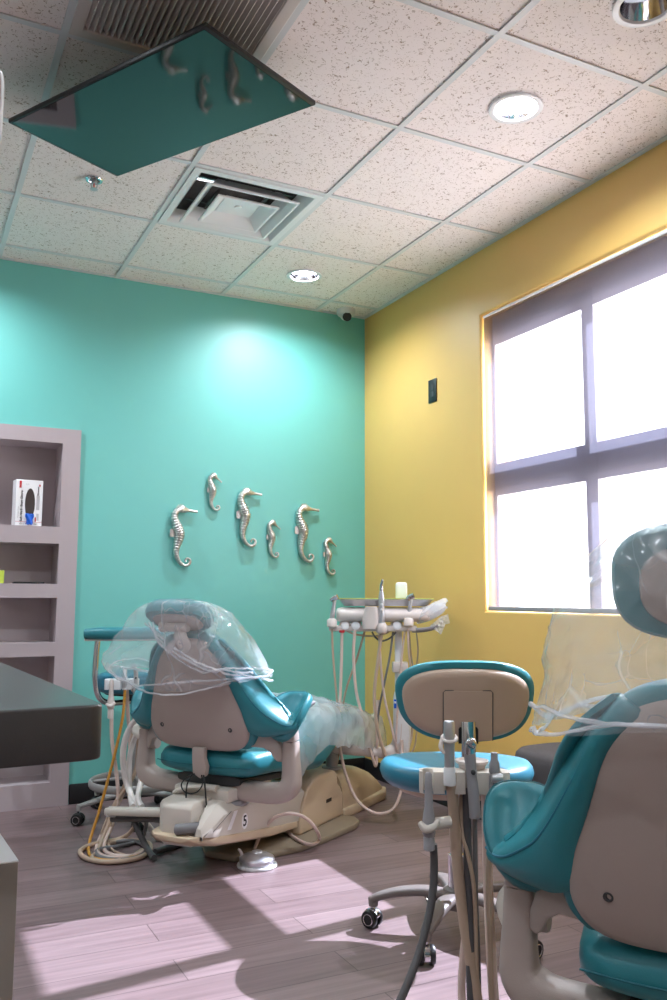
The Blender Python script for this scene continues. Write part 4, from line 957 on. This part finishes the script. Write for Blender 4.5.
hl = [  # hanging hoses: colour, radius, points
 ('hose_pink', .0075, [(342, 630, -.05), (341.5, 660, -.05), (340, 700, -.06), (338, 722, -.06), (339.5, 745, -.07), (346, 775, -.10), (357, 800, -.13), (372, 812, -.16), (386, 813, -.18), (396, 805, -.18), (402, 786, -.16), (403, 768, -.12), (402, 752, -.06), (402, 740, -.05)]),
 ('hose_pink', .0075, [(355, 630, -.05), (353.5, 655, -.05), (356, 690, -.05), (362, 715, -.05), (369, 745, -.05), (374, 762, -.05), (376, 765, -.04), (377, 750, -.03), (377, 720, -.0), (378, 700, .02)]),
 ('hose_tan', .0055, [(365, 630, -.02), (358, 655, -.0), (346, 690, .03), (341, 720, .05), (337, 745, .08), (329, 770, .10), (327, 779, .10)]),
 ('hose_tan', .0045, [(347, 631, -.04), (356, 634.5, -.03), (372, 636, -.02), (384, 634, -.02), (390, 631, -.02)]),
 ('hose_dark', .0045, [(396, 632, -.02), (390, 638, -.02), (382, 641, -.02), (376, 638, -.02), (372, 632, -.02)]),
 ('hose_grey', .0055, [(393, 632, -.02), (390, 655, -.02), (384, 685, -.03), (379, 710, -.01), (377, 735, .0), (378, 752, .02)]),
 ('hose_pink', .006, [(379, 632, -.03), (381, 668, -.03), (385, 700, -.03), (391, 725, -.03), (395, 742, -.04), (397, 749, -.04)]),
 ('hose_pink', .005, [(405, 630, -.03), (402, 655, -.04), (399, 690, -.05), (397, 720, -.05), (396, 742, -.05)]),
 ('hose_tan', .0045, [(409, 630, .02), (411, 655, .03), (415, 680, .05), (417, 720, .06), (414, 748, .05), (404, 756, .02)]),
 ('hose_tan', .004, [(416, 630, .02), (418, 650, .03), (416, 672, .05), (413, 720, .06), (408, 745, .05), (402, 752, .02)])]
for m_, r_, pts in hl:
    bm = BM(); tube(bm, [D(*p) for p in pts], r_, 10, 8); dpart('hose', bm, m_)
# instruments standing in the holders
def held(name, label, px, py, dy, build, hose, hm, hr, cat, group=None):
    o = D(px, py, dy); w = (Matrix.Translation((db.x, db.y, 0)) @ Matrix.Rotation(DRZ, 4, 'Z')) @ o
    t = thing(name, label, cat, w, DRZ, group); build(t, o)
    if hose:
        bm = BM(); tube(bm, [D(*p) - o for p in hose], hr, 10, 8); obj('hose', bm, hm, t)
    return t
def hp_turbine(t, o):
    bm = BM(); lathe(bm, [(.009, -.03), (.012, -.02), (.012, .02), (.0095, .05), (.0085, .085)], 18, axis=(.15, 0, 1)); obj('body', bm, 'steel', t, ang=50)
    bm = BM(); lathe(bm, [(.010, -.012), (.014, -.010), (.0145, .012), (.010, .014)], 18, (.016, -.004, .098), (.9, -.2, .35)); lathe(bm, [(.010, -.012), (.013, -.010), (.0125, .010), (.008, .012)], 18, (.002, 0, .090), (.6, 0, .8)); obj('turbine_head', bm, 'chrome', t)
    bm = BM(); lathe(bm, [(.016, -.045), (.024, -.04), (.025, -.012), (.018, -.004), (.012, -.002)], 22); obj('holder_sleeve', bm, 'bone', t, ang=50)
def hp_syringe(t, o):
    bm = BM(); lathe(bm, [(.014, -.05), (.017, -.03), (.016, .03), (.014, .075), (.016, .085), (.013, .12), (.009, .14)], 20); obj('body', bm, 'steel', t, ang=50)
    bm = BM(); tube(bm, [(0, 0, .135), (.0, -.002, .165), (.004, -.01, .185), (.004, -.012, .195)], [.009, .008, .006, .004], 12, 5); obj('nozzle', bm, 'chrome', t)
    for z in (.05, .075):
        bm = BM(); lathe(bm, [(.006, 0), (.006, .008), (.004, .01)], 12, (0, -.014, z), (0, -1, 0)); obj('button', bm, 'white_metal', t)
    bm = BM(); lathe(bm, [(.018, -.065), (.026, -.058), (.027, -.025), (.02, -.015)], 22); obj('holder_sleeve', bm, 'bone', t, ang=50)
held('dental_handpiece', 'chrome handpiece at the left end of the delivery unit rail', 332, 618, -.05, hp_turbine, [(332, 629, -.05), (333, 655, -.05), (336, 690, -.05), (338.5, 715, -.04), (340, 735, -.02), (339, 752, .02), (336, 768, .06)], 'hose_tan', .0055, 'handpiece')
held('air_water_syringe', 'tall chrome syringe standing beside the centre nose of the delivery unit', 381.5, 620, -.06, hp_syringe, [(381.5, 634, -.06), (378, 660, -.06), (374.5, 690, -.06), (375.5, 715, -.06), (379, 735, -.06), (384, 752, -.06), (388, 762, -.06)], 'hose_tan', .0085, 'syringe')
held('dental_handpiece', 'chrome handpiece at the right end of the delivery unit rail, by its post', 408.5, 617, -.05, hp_turbine, [(408, 629, -.05), (408.5, 650, -.05), (411, 672, .0), (413, 700, .05), (412, 735, .07), (408, 750, .04)], 'hose_pink', .0045, 'handpiece')
# wraps on the grip
def flat_film(name, pts4, m, label, amp, seed, parent=None, n=14):
    A0, B0, C0, D0 = [V(p) for p in pts4]; bm = BM(); R_ = []
    nn = (B0 - A0).cross(D0 - A0).normalized()
    for i in range(n):
        row = []
        for j in range(n):
            u, v = i / (n - 1), j / (n - 1); p = (A0 * (1 - u) + B0 * u) * (1 - v) + (D0 * (1 - u) + C0 * u) * v
            row.append(bm.verts.new(p + nn * wrinkle(p, amp, 30, seed)))
        R_.append(row)
    for a, b in zip(R_, R_[1:]):
        for j in range(n - 1): bm.faces.new((a[j], a[j + 1], b[j + 1], b[j]))
    return bm
gw = thing('grip_cover', 'white plastic sleeve wrapped on the right grip of the delivery unit', 'plastic cover', (Matrix.Translation((db.x, db.y, 0)) @ Matrix.Rotation(DRZ, 4, 'Z')) @ D(438, 620, -.03), DRZ)
go = D(438, 620, -.03)
bm = BM(); rows = []
for i in range(12):
    t_ = i / 11; c = D(419 + 27 * t_, 616 - 10 * t_ - 3 * math.sin(2 * t_), -.03) - go; rr = .042 * (1 - .25 * t_)
    rows.append([c + V((.008 * math.sin(a * 3 + t_ * 7), rr * math.cos(a), rr * .7 * math.sin(a) + .006 * math.sin(5 * a + t_ * 12))) for a in [2 * PI * k / 20 for k in range(20)]])
loft(bm, rows, True, False); obj('sleeve', bm, 'wrap', gw, ang=20)
bm = flat_film('flap', [D(441, 616, -.07) - go, D(448, 614, -.07) - go, D(450, 623, -.06) - go, D(437, 629, -.06) - go], 'wrap', '', .012, 4.)
A2 = flat_film('flap', [D(430, 626, -.06) - go, D(442, 616, -.07) - go, D(445, 626, -.06) - go, D(441, 635, -.06) - go], 'wrap', '', .014, 8.)
me_ = bpy.data.meshes.new('tmp'); A2.to_mesh(me_); A2.free(); bm.from_mesh(me_); bpy.data.meshes.remove(me_)
obj('loose_end', bm, 'wrap', gw, ang=20)
# tray with papers-thin green liner, and the rounded white box on it
tb = (Matrix.Translation((db.x, db.y, 0)) @ Matrix.Rotation(DRZ, 4, 'Z')) @ D(386, 606, .02)
tr = thing('instrument_tray', 'shallow steel instrument tray on top of the delivery unit', 'tray', tb, DRZ)
rows = []
for z, w, d in ((.004, .19, .105), (.0, .195, .11), (.0, .205, .115), (.026, .225, .135), (.030, .235, .143), (.034, .232, .140), (.031, .225, .134), (.006, .20, .112), (.005, .12, .06)):
    rows.append([(px, .08 + py, z) for px, py in srect(w, d, 48, 7)])
bm = loft(BM(), rows); obj('pan', bm, 'steel', tr, ang=50)
bm = BM(); prism(bm, [(px, .08 + py) for px, py in srect(.236, .144, 48, 7)], 'z', .0342, .0375); obj('liner', bm, 'liner', tr)
wb0 = (Matrix.Translation((db.x, db.y, 0)) @ Matrix.Rotation(DRZ, 4, 'Z')) @ V((D(403, 597).x, D(403, 597).y + .10, tb.z + .0376))
rows = [[(px, py, z) for px, py in srect(.029 * k, .018 * k, 28, 4)] for z, k in ((0, .9), (.003, 1), (.06, 1), (.072, .96), (.078, .86), (.08, .6))]
bm = loft(BM(), rows); wbx = obj('curing_sensor', bm, 'white_metal', None, wb0, DRZ, ang=60); wbx.name = 'dispenser'; tag(wbx, 'small rounded white dispenser standing on the tray of the delivery unit', 'dispenser')

# ------------------------------------------------------------------ instrument holders on the assistants' side
def holder_bar(bm, w, notch, d=.05, h=.045):
    """bar along x with U notches cut in its front (-y) edge"""
    pts = [(-w / 2 + .008, -d / 2)]
    for nx in notch:
        pts.append((nx - .011, -d / 2))
        pts += [(nx - .011 * math.cos(a), .002 + .012 * math.sin(a)) for a in [PI * k / 8 for k in range(9)]]
        pts.append((nx + .011, -d / 2))
    pts += [(w / 2 - .008, -d / 2), (w / 2, -d / 2 + .008), (w / 2, d / 2 - .012), (w / 2 - .012, d / 2), (-w / 2 + .012, d / 2), (-w / 2, d / 2 - .012), (-w / 2, -d / 2 + .008)]
    prism(bm, pts, 'z', -h / 2, h / 2); bev(bm, .003, 2); return bm
def suction(t, up=True, m='greyplas'):
    """valve body with lever ears; nose upwards when up"""
    s = 1 if up else -1
    bm = BM(); lathe(bm, [(.0085, .095 * s), (.0105, .09 * s), (.011, .05 * s), (.013, .04 * s), (.0135, .0), (.012, -.03 * s), (.009, -.034 * s)], 20); obj('body', bm, m, t, ang=50)
    bm = BM(); tube(bm, [(-.022, -.006, .03 * s), (.0, -.014, .034 * s), (.022, -.006, .028 * s), (.024, .0, .018 * s)], [.006, .009, .007, .004], 10, 5); obj('lever', bm, 'bone', t, ang=60)
# by the near chair
HK = 1.86; hs = HK / F_PX; hb = P(464, 781, HK); HRZ = -math.radians(30)
ho = thing('instrument_holder', 'pale four-slot instrument holder in front of the stool, beside the nearest chair', 'instrument holder', hb, HRZ)
HI = Matrix.Rotation(-HRZ, 4, 'Z')
def H(px, py, dk=0.): return HI @ (P(px, py, HK + dk) - hb)
bm = holder_bar(BM(), .192, (-.078, -.032, .012, .068)); obj('holder_bar', bm, 'beige_light', ho)
c = H(472, 766, .03); bm = BM(); lathe(bm, [(.026, -.012), (.030, .004), (.036, .008), (.0365, .013), (.034, .0135), (.030, .008), (.006, .007)], 28, c); obj('catch_cup', bm, 'bone', ho, ang=50)
pw = lw(C2, RZ2)((-.352, -.012, .40)) - hb; pw = HI @ pw
bm = BM(); tube(bm, [(.06, .02, -.005), (.10, .03, -.02), (.16, .02, -.06), (.19, -.06, -.12), pw + V((-.02, .05, .06)), pw + V((0, 0, 0))], [.016, .018, .018, .018, .018, .018], 14, 6); obj('support_arm', bm, 'beige_light', ho, ang=60)
def loose(name, label, px, py, dk, build, hose, hm, hr, cat, corr=0.):
    o = P(px, py, HK + dk); t = thing(name, label, cat, o, HRZ); build(t)
    if hose:
        bm = BM(); tube(bm, [HI @ (P(a, b, HK + c) - o) for a, b, c in hose], hr, 12, 9, corr=corr); obj('hose', bm, hm, t)
    return t
def valve_a(t):
    bm = BM(); lathe(bm, [(.004, .012), (.007, .008), (.0085, -.02), (.009, -.06), (.012, -.075), (.0135, -.085), (.0135, -.115), (.010, -.12), (.012, -.122), (.012, -.146), (.009, -.148)], 20); obj('body', bm, 'greyplas', t, ang=50)
    bm = BM(); tube(bm, [(-.020, -.012, -.088), (-.008, -.018, -.100), (.008, -.018, -.096), (.020, -.012, -.084)], [.005, .009, .008, .004], 10, 5); obj('lever', bm, 'beige_light', t, ang=60)
    bm = BM(); tube(bm, [(.008, .0, -.095), (.045, .014, -.092)], .0125, 16, smooth=False); obj('side_port', bm, 'beige_light', t)
def valve_b(t):
    bm = BM(); lathe(bm, [(.0095, -.02), (.0105, -.01), (.0115, .03), (.0125, .055), (.0115, .085), (.010, .088), (.008, .086)], 20); obj('body', bm, 'steel', t, ang=50)
    bm = BM(); lathe(bm, [(.0125, -.046), (.0135, -.042), (.0125, -.010), (.0115, -.008)], 20); obj('collar', bm, 'white_metal', t, ang=50)
    bm = BM(); tube(bm, [(.015 * math.cos(a), .015 * math.sin(a) - .002, .052 + .006 * math.sin(a)) for a in [2 * PI * k / 20 for k in range(20)]], .004, 8, smooth=False, closed=True); tube(bm, [(-.015, -.004, .05), (-.019, -.012, .035), (-.012, -.016, .022)], [.005, .005, .003], 8, 4); obj('lever', bm, 'bone', t)
def valve_c(t):
    bm = BM(); tube(bm, [(.006, -.004, -.105), (.004, -.004, -.07), (.0, .0, -.02), (-.003, .0, .02), (-.004, 0, .034)], [.0125, .012, .0115, .0125, .011], 16, 6); obj('body', bm, 'greyplas', t, ang=60)
    bm = BM(); tube(bm, [(-.004, 0, .026), (-.003, -.002, .04), (.0, -.008, .048), (.001, -.016, .046)], [.012, .013, .012, .006], 14, 5); obj('nozzle', bm, 'chrome', t, ang=60)
    bm = BM(); lathe(bm, [(.005, 0), (.005, .006), (.003, .008)], 12, (.002, -.013, -.01), (0, -1, 0)); obj('button', bm, 'dkgrey', t)
def valve_d(t):
    bm = BM(); lathe(bm, [(.006, .045), (.0075, .044), (.0075, .030), (.011, .022), (.012, .005), (.009, .0), (.012, -.004), (.013, -.03), (.009, -.045)], 18); obj('body', bm, 'greyplas', t, ang=50)
    bm = BM(); lathe(bm, [(.008, -.012), (.010, -.008), (.010, .008), (.008, .012)], 14, (.004, -.013, -.006), (1, 0, 0)); obj('lever', bm, 'steel', t, ang=50)
loose('suction_valve', 'grey suction valve hanging nose up in the leftmost slot, its grey hose trailing forward', 428.5, 778, -.03, valve_a, [(433, 844, -.03), (434, 860, -.03), (433.5, 885, -.04), (429, 915, -.06), (420, 950, -.09), (409, 980, -.12), (399, 1003, -.14), (382, 1040, -.18), (364, 1078, -.2), (374, 1112, -.21), (425, 1136, -.21)], 'hose_dark', .0085, 'suction valve')
loose('suction_valve', 'tallest chrome suction nozzle with a white collar, standing on a thick beige hose', 449.5, 763, -.02, valve_b, [(450.5, 772, -.02), (453, 800, -.01), (455, 830, .0), (458, 870, .0), (464, 920, -.01), (472, 970, -.02), (480, 1015, -.03), (490, 1060, -.04), (500, 1092, -.05), (540, 1100, -.06)], 'hose_tan', .0125, 'suction valve')
loose('air_water_syringe', 'grey syringe with a hooked chrome tip in the third slot of the holder', 471.5, 766, -.025, valve_c, [(467, 790, -.01), (467, 820, -.0), (468, 860, -.0), (470, 910, -.01), (470, 960, -.02), (472, 1010, -.03), (478, 1060, -.05), (488, 1092, -.06), (530, 1105, -.07)], 'hose_dark', .0095, 'syringe')
loose('saliva_ejector', 'short grey suction tip in the rightmost slot of the holder', 494.5, 774, -.025, valve_d, [(495, 796, -.02), (491, 830, .0), (488, 880, .0), (490, 940, -.01), (492, 1000, -.02), (496, 1060, -.03), (506, 1090, -.04), (545, 1096, -.05)], 'hose_tan', .006, 'saliva ejector')
for m_, r_, pts in (('hose_tan', .0045, [(461, 792, 0), (462, 830, .0), (468, 855, -.01), (473, 880, -.02), (475, 905, -.02), (476, 940, -.02), (478, 1000, -.03), (482, 1060, -.04), (494, 1092, -.05), (536, 1102, -.06)]),
                    ('hose_pink', .0115, [(486, 792, .02), (487, 830, .03), (488, 880, .04), (490, 930, .03), (494, 1000, .0), (500, 1060, -.02), (512, 1088, -.03), (550, 1094, -.04)]),
                    ('hose_grey', .0055, [(475, 805, -.01), (475, 840, -.0), (476, 900, .0), (478, 955, .0), (480, 1010, -.01), (486, 1060, -.02), (498, 1088, -.03), (540, 1092, -.03)]),
                    ('hose_pink', .009, [(466, 930, .05), (463, 960, .05), (462, 1000, .04), (470, 1060, .0), (484, 1078, .0), (530, 1082, .0)])):
    bm = BM(); tube(bm, [H(*p) for p in pts], r_, 10, 8); obj('hose', bm, m_, ho)

# by the far chair: holder, hoses falling into coils, and the low arm they run along
FK = 3.88; fb = P(122, 684, FK); FRZ = -math.radians(18)
fo = thing('instrument_holder', 'white instrument holder with falling hoses at the left of the far dental chair', 'instrument holder', fb, FRZ)
FI = Matrix.Rotation(-FRZ, 4, 'Z')
def Fp(px, py, k=FK): return FI @ (P(px, py, k) - fb)
def Fz(px, py, z=.012): return FI @ (PZ(px, py, z) - fb)
bm = holder_bar(BM(), .15, (-.045, .008, .058), .055, .045); obj('holder_bar', bm, 'white_metal', fo)
pw = FI @ (lw(C1, RZ1)((-.352, -.012, .46)) - fb)
bm = BM(); tube(bm, [(.05, .02, -.02), (.09, .03, -.06), (.14, .02, -.13), pw + V((-.05, .04, .03)), pw], .017, 12, 6); obj('support_arm', bm, 'beige_light', fo, ang=60)
# low telescopic arm
A1, B1 = Fp(109, 811, 3.60), Fp(214, 813.5, 3.29)
bm = BM(); tube(bm, [A1, B1], .026, 16, smooth=False, sec=(.62, 1.), up=(0, 0, 1), pw=.45); ua = obj('utility_arm', bm, 'beige_light', fo, ang=50)
bm = BM(); tube(bm, [A1 + V((-.004, 0, -.003)), A1 + V((.03, -.004, -.003))], .029, 16, smooth=False, sec=(.62, 1.), up=(0, 0, 1), pw=.45); obj('end_cap', bm, 'white_metal', ua)
fh = [
 ('hose_white', .0135, 0, [Fp(158, 711, 3.72), Fp(143, 714, 3.76), Fp(130, 728, 3.78), Fp(123.5, 748, 3.78), Fp(124, 770, 3.77), Fp(129, 790, 3.75), Fp(136, 803, 3.66), Fp(140, 807, 3.56)]),
 ('hose_white', .0125, 0, [Fp(160, 716, 3.78), Fp(146, 720, 3.80), Fp(136, 735, 3.82), Fp(130, 755, 3.82), Fp(129, 780, 3.80), Fp(131, 800, 3.70), Fp(133, 807, 3.58)]),
 ('hose_white', .012, 0, [Fp(160, 722, 3.70), Fp(152, 735, 3.74), Fp(145, 755, 3.76), Fp(141, 780, 3.74), Fp(138, 798, 3.62), Fp(142, 807, 3.54)]),
 ('hose_tan', .0085, 0, [Fp(136, 690), Fp(136, 720, 3.86), Fp(138, 745, 3.84), Fp(134, 775, 3.82), Fp(118, 800, 3.80), Fp(106, 830, 3.74), Fz(98, 850), Fz(92, 858), Fz(106, 862), Fz(128, 858), Fz(142, 850)]),
 ('hose_pink', .0085, 0, [Fp(127, 690), Fp(128, 715, 3.90), Fp(130, 745, 3.90), Fp(126, 785, 3.86), Fp(112, 815, 3.80), Fp(100, 838, 3.74), Fz(97, 852), Fz(112, 858), Fz(135, 855), Fz(150, 848)]),
 ('hose_tan', .0095, 0, [Fp(139, 812, 3.68), Fp(134, 828, 3.68), Fz(122, 838), Fz(104, 842), Fz(88, 846), Fz(80, 852), Fz(88, 859), Fz(110, 862), Fz(138, 858), Fz(150, 850), Fz(148, 843), Fz(130, 840), Fz(110, 843)]),
 ('hose_grey', .0085, 0, [Fp(146, 812, 3.66), Fp(146, 826, 3.66), Fz(140, 840), Fz(120, 846), Fz(98, 850), Fz(100, 857), Fz(122, 860), Fz(142, 855), Fz(146, 847), Fz(134, 841), Fz(116, 842)]),
 ('hose_tan', .0045, 0, [Fp(113, 815, 3.74), Fp(109, 832, 3.74), Fz(108, 843), Fz(116, 852), Fz(136, 856), Fz(148, 850)]),
 ('hose_dark', .0125, .07, [Fp(133, 819, 3.58), Fp(139, 832, 3.55), Fp(148, 850, 3.52), Fz(154, 858, .016)]),
 ('hose_dark', .0125, .07, [Fp(112, 819, 3.62), Fp(140, 819, 3.54), Fp(168, 820, 3.44), Fp(190, 826, 3.36), Fp(204, 825, 3.34)]),
 ('hose_white', .0125, .06, [Fp(140, 816, 3.70), Fp(150, 828, 3.72), Fp(158, 838, 3.74), Fp(168, 836, 3.76), Fp(180, 826, 3.78)]),
 ('hose_dark', .013, .07, [Fz(155, 852, .016), Fz(168, 848, .016), Fz(182, 843, .016), Fp(188, 836, 3.62)])]
for m_, r_, cr_, pts in fh:
    bm = BM(); tube(bm, pts, r_, 12, 16 if cr_ else 9, corr=cr_); obj('hose', bm, m_, fo)
bm = BM(); bmesh.ops.create_icosphere(bm, subdivisions=3, radius=.035)
for v in bm.verts: v.co.x *= 1.7; v.co.z *= .45; v.co += V(v.co).normalized() * wrinkle(v.co, .012, 30, 2)
gc = PZ(178, 831, .0); bm.transform(Matrix.Translation((0, 0, .02))); tag(obj('floor_cloth', bm, 'green', None, (gc.x, gc.y, 0)), 'small crumpled green cloth on the floor under the far dental chair', 'cloth')
def far_inst(name, label, px, py, build, hose, hm, hr, cat):
    o = P(px, py, FK - .02); t = thing(name, label, cat, o, FRZ); build(t)
    if hose:
        bm = BM(); tube(bm, [FI @ (P(a, b, k) - o) if k else FI @ (PZ(a, b, .012) - o) for a, b, k in hose], hr, 10, 9); obj('hose', bm, hm, t)
def fv1(t):
    bm = BM(); lathe(bm, [(.007, .02), (.009, .015), (.011, -.05), (.016, -.075), (.016, -.105), (.012, -.11), (.0135, -.115), (.013, -.15), (.009, -.152)], 18); obj('body', bm, 'bone', t, ang=50)
    bm = BM(); tube(bm, [(-.020, -.014, -.085), (0, -.02, -.095), (.02, -.014, -.08)], [.005, .009, .005], 10, 5); obj('lever', bm, 'bone', t)
def fv2(t):
    bm = BM(); lathe(bm, [(.006, .05), (.010, .045), (.010, .015), (.013, .008), (.013, -.02), (.009, -.045)], 18); obj('body', bm, 'steel', t, ang=50)
    bm = BM(); lathe(bm, [(.009, -.047), (.010, -.043), (.010, -.030), (.008, -.028)], 18); obj('collar', bm, 'white_metal', t)
def fv3(t):
    bm = BM(); tube(bm, [(.0, .0, -.06), (.0, 0, .0), (-.002, 0, .04), (-.010, -.004, .062), (-.02, -.008, .066)], [.011, .010, .010, .008, .004], 14, 6); obj('body', bm, 'steel', t, ang=60)
    bm = BM(); lathe(bm, [(.005, 0), (.005, .006), (.003, .008)], 12, (.0, -.009, .01), (0, -1, 0)); obj('button', bm, 'dkgrey', t)
far_inst('suction_valve', 'white suction valve hanging at the left of the far holder', 111.5, 684, fv1, [(111.5, 716, FK), (112, 740, 3.86), (116, 770, 3.84), (118, 800, 3.80), (112, 825, 3.76), (104, 846, 0), (112, 855, 0), (136, 856, 0)], 'hose_pink', .0085, 'suction valve')
far_inst('saliva_ejector', 'slim suction tip with an amber hose in the far holder', 124.5, 679, fv2, [(125, 690, FK - .02), (123, 715, 3.85), (117, 745, 3.83), (108, 780, 3.80), (98, 815, 3.76), (90, 840, 3.70), (89, 853, 0), (97, 859, 0), (120, 860, 0), (140, 855, 0)], 'hose_orange', .0065, 'saliva ejector')
far_inst('air_water_syringe', 'chrome hooked syringe at the right of the far holder beside the teal chair wing', 136, 680, fv3, [(136, 692, FK - .02), (134, 715, 3.86), (131, 745, 3.85), (126, 780, 3.84), (110, 812, 3.80), (99, 842, 3.72), (102, 855, 0), (126, 859, 0), (146, 852, 0)], 'hose_tan', .006, 'syringe')

# ------------------------------------------------------------------ foot control on the floor
fc = PZ(257, 866, 0); ft = thing('foot_control', 'round chrome foot control with a looped cord on the floor by the far chair', 'foot control', fc)
bm = BM(); lathe(bm, [(.078, 0), (.080, .004), (.078, .010), (.066, .012)], 44); obj('base', bm, 'white_metal', ft)
bm = BM(); lathe(bm, [(.066, .010), (.070, .018), (.070, .030), (.066, .036), (.046, .046), (.024, .052), (.020, .058), (.004, .060)], 44); obj('pedal_disc', bm, 'steel', ft, ang=25)
bm = BM(); c_ = V((-.045, .04, .0)); lathe(bm, [(.014, .008), (.015, .03), (.010, .034)], 16, c_); tube(bm, [c_ + V((0, 0, .03)), c_ + V((-.012, 0, .055)), c_ + V((-.02, 0, .062))], [.007, .006, .004], 8, 4); obj('cord_boot', bm, 'bone', ft)
def Fo(px, py, k): return P(px, py, k) - fc
bm = BM(); tube(bm, [Fo(252.5, 857, 3.55), Fo(256, 845, 3.54), Fo(264, 829, 3.53), Fo(276, 817, 3.52), Fo(292, 813.5, 3.52), Fo(307, 819, 3.54), Fo(317, 831, 3.56), PZ(319, 840, .036) - fc, PZ(311, 844.5, .036) - fc, PZ(300, 841, .036) - fc, PZ(291, 835, .036) - fc, Fo(288, 829, 3.76), Fo(290, 824, 3.80)], .0072, 12, 10); obj('cord', bm, 'hose_pink', ft)

# ------------------------------------------------------------------ grey upholstered seat by the yellow wall
gs = V((2.315, 2.575, 0)); gt = thing('side_chair', 'dark grey fabric seat against the yellow wall behind the nearest chair', 'chair', gs, math.radians(4))
rows = [[(px, py, z) for px, py in srect(.19 * k, .22 * k, 44, 3.2)] for z, k in ((.345, .90), (.355, .97), (.385, 1), (.44, 1), (.465, .975), (.479, .90), (.485, .7), (.487, .3))]
bm = loft(BM(), rows); obj('seat', bm, 'greyfab', gt, ang=60)
for sx in (-1, 1):
    for sy in (-1, 1):
        bm = BM(); tube(bm, [(sx * .15, sy * .17, .352), (sx * .17, sy * .19, .0)], [.016, .012], 12, smooth=False); obj('leg', bm, 'grey_metal', gt)
bm = BM(); prism(bm, srect(.16, .19, 32, 4), 'z', .33, .347); obj('seat_frame', bm, 'black', gt)

# ------------------------------------------------------------------ counter at the left, bin cabinet under it, lamp at the edge
CRZ = math.radians(3.3); cc_ = P(106, 704.5, 1.137); CT = cc_.z
ct = thing('counter', 'charcoal counter with a thick rounded edge jutting in from the left', 'counter', (cc_.x, cc_.y, 0), CRZ)
rd_ = .022; pts = [(-rd_ + rd_ * math.sin(a), rd_ - rd_ * math.cos(a)) for a in [PI / 2 * k / 8 for k in range(9)]]
pts += [(0, .95), (-.9, .95), (-.9, 0)]
bm = BM(); prism(bm, pts, 'z', CT - .071, CT); bev(bm, .0035, 3, 50); obj('worktop', bm, 'counter', ct)
for y in (.12, .84):
    bm = BM(); box2(bm, (-.86, y - .02, 0), (-.80, y + .02, CT - .071)); bev(bm, .003); obj('leg', bm, 'grey_metal', ct)
kc = P(18.6, 862, 1.12); kb = thing('bin_cabinet', 'pale open-topped cabinet edge at the lower left, under the counter', 'cabinet', (kc.x, kc.y, 0), CRZ)
kz = kc.z
bm = BM(); box2(bm, (-.030, 0, .02), (0, .5, kz)); bev(bm, .002); obj('side_panel', bm, 'cab_grey', kb)
bm = BM(); box2(bm, (-.030, 0, kz + .0003), (0, .5, kz + .002)); obj('edge_band', bm, 'white', kb)
bm = BM(); box2(bm, (-.55, 0, .02), (-.52, .5, kz)); bev(bm, .002); obj('side_panel', bm, 'laminate', kb)
bm = BM(); box2(bm, (-.5195, .47, .02), (-.0305, .5, kz)); obj('back_panel', bm, 'laminate', kb)
bm = BM(); box2(bm, (-.5195, .02, .02), (-.0305, .04, kz - .09)); obj('front_panel', bm, 'brown', kb)
bm = BM(); box2(bm, (-.5195, .04, .02), (-.0305, .4695, .05)); obj('floor_panel', bm, 'brown', kb)
for x in (-.05, -.5):
    for y in (.05, .45):
        bm = BM(); lathe(bm, [(.02, 0), (.02, .021)], 14, (x, y, 0)); obj('foot', bm, 'black', kb)
lp_ = P(-3.5, 119, 1.15); la_ = thing('operatory_light', 'dental lamp head with a curved grip, cut off by the left edge of the picture', 'lamp', (lp_.x, lp_.y, lp_.z), -YAW)
rows = [[(-.10 + px, y, pz) for px, pz in srect(.10 * k, .07 * k, 36, 3)] for y, k in ((-.03, .8), (-.02, 1), (.02, 1), (.035, .8), (.04, .3))]
bm = loft(BM(), rows); obj('lamp_head', bm, 'white_metal', la_, ang=60)
bm = BM(); tube(bm, [(-.02, -.02, .052), (.006, -.024, .054), (.0155, -.026, .042), (.0168, -.026, .0), (.0155, -.026, -.042), (.006, -.024, -.052), (-.02, -.02, -.05)], .0022, 12, 7); obj('grip', bm, 'white_metal', la_, ang=60)
bm = BM(); tube(bm, [(-.02, -.02, .046), (.003, -.023, .048), (.0105, -.025, .038), (.0115, -.025, 0), (.0105, -.025, -.038), (.003, -.023, -.046), (-.02, -.02, -.045)], .0038, 10, 7); obj('grip_pad', bm, 'taupe', la_, ang=60)
bm = BM(); tube(bm, [(-.10, .03, .02), (-.12, .08, .12), (-.22, .12, .35), (-.30, .12, .6), (-.30, .12, ZC - lp_.z - .004)], [.02, .02, .022, .024, .028], 14, 6); obj('mount_arm', bm, 'white_metal', la_, ang=60)
vs = SC.view_settings
vs.view_transform = 'Standard'; vs.look = 'None'; vs.gamma = 1.0; vs.use_curve_mapping = False
vs.exposure = 1.66
SC.cycles.use_denoising = True
SC.cycles.max_bounces = 10; SC.cycles.diffuse_bounces = 6; SC.cycles.transparent_max_bounces = 24; SC.cycles.sample_clamp_indirect = 6.0
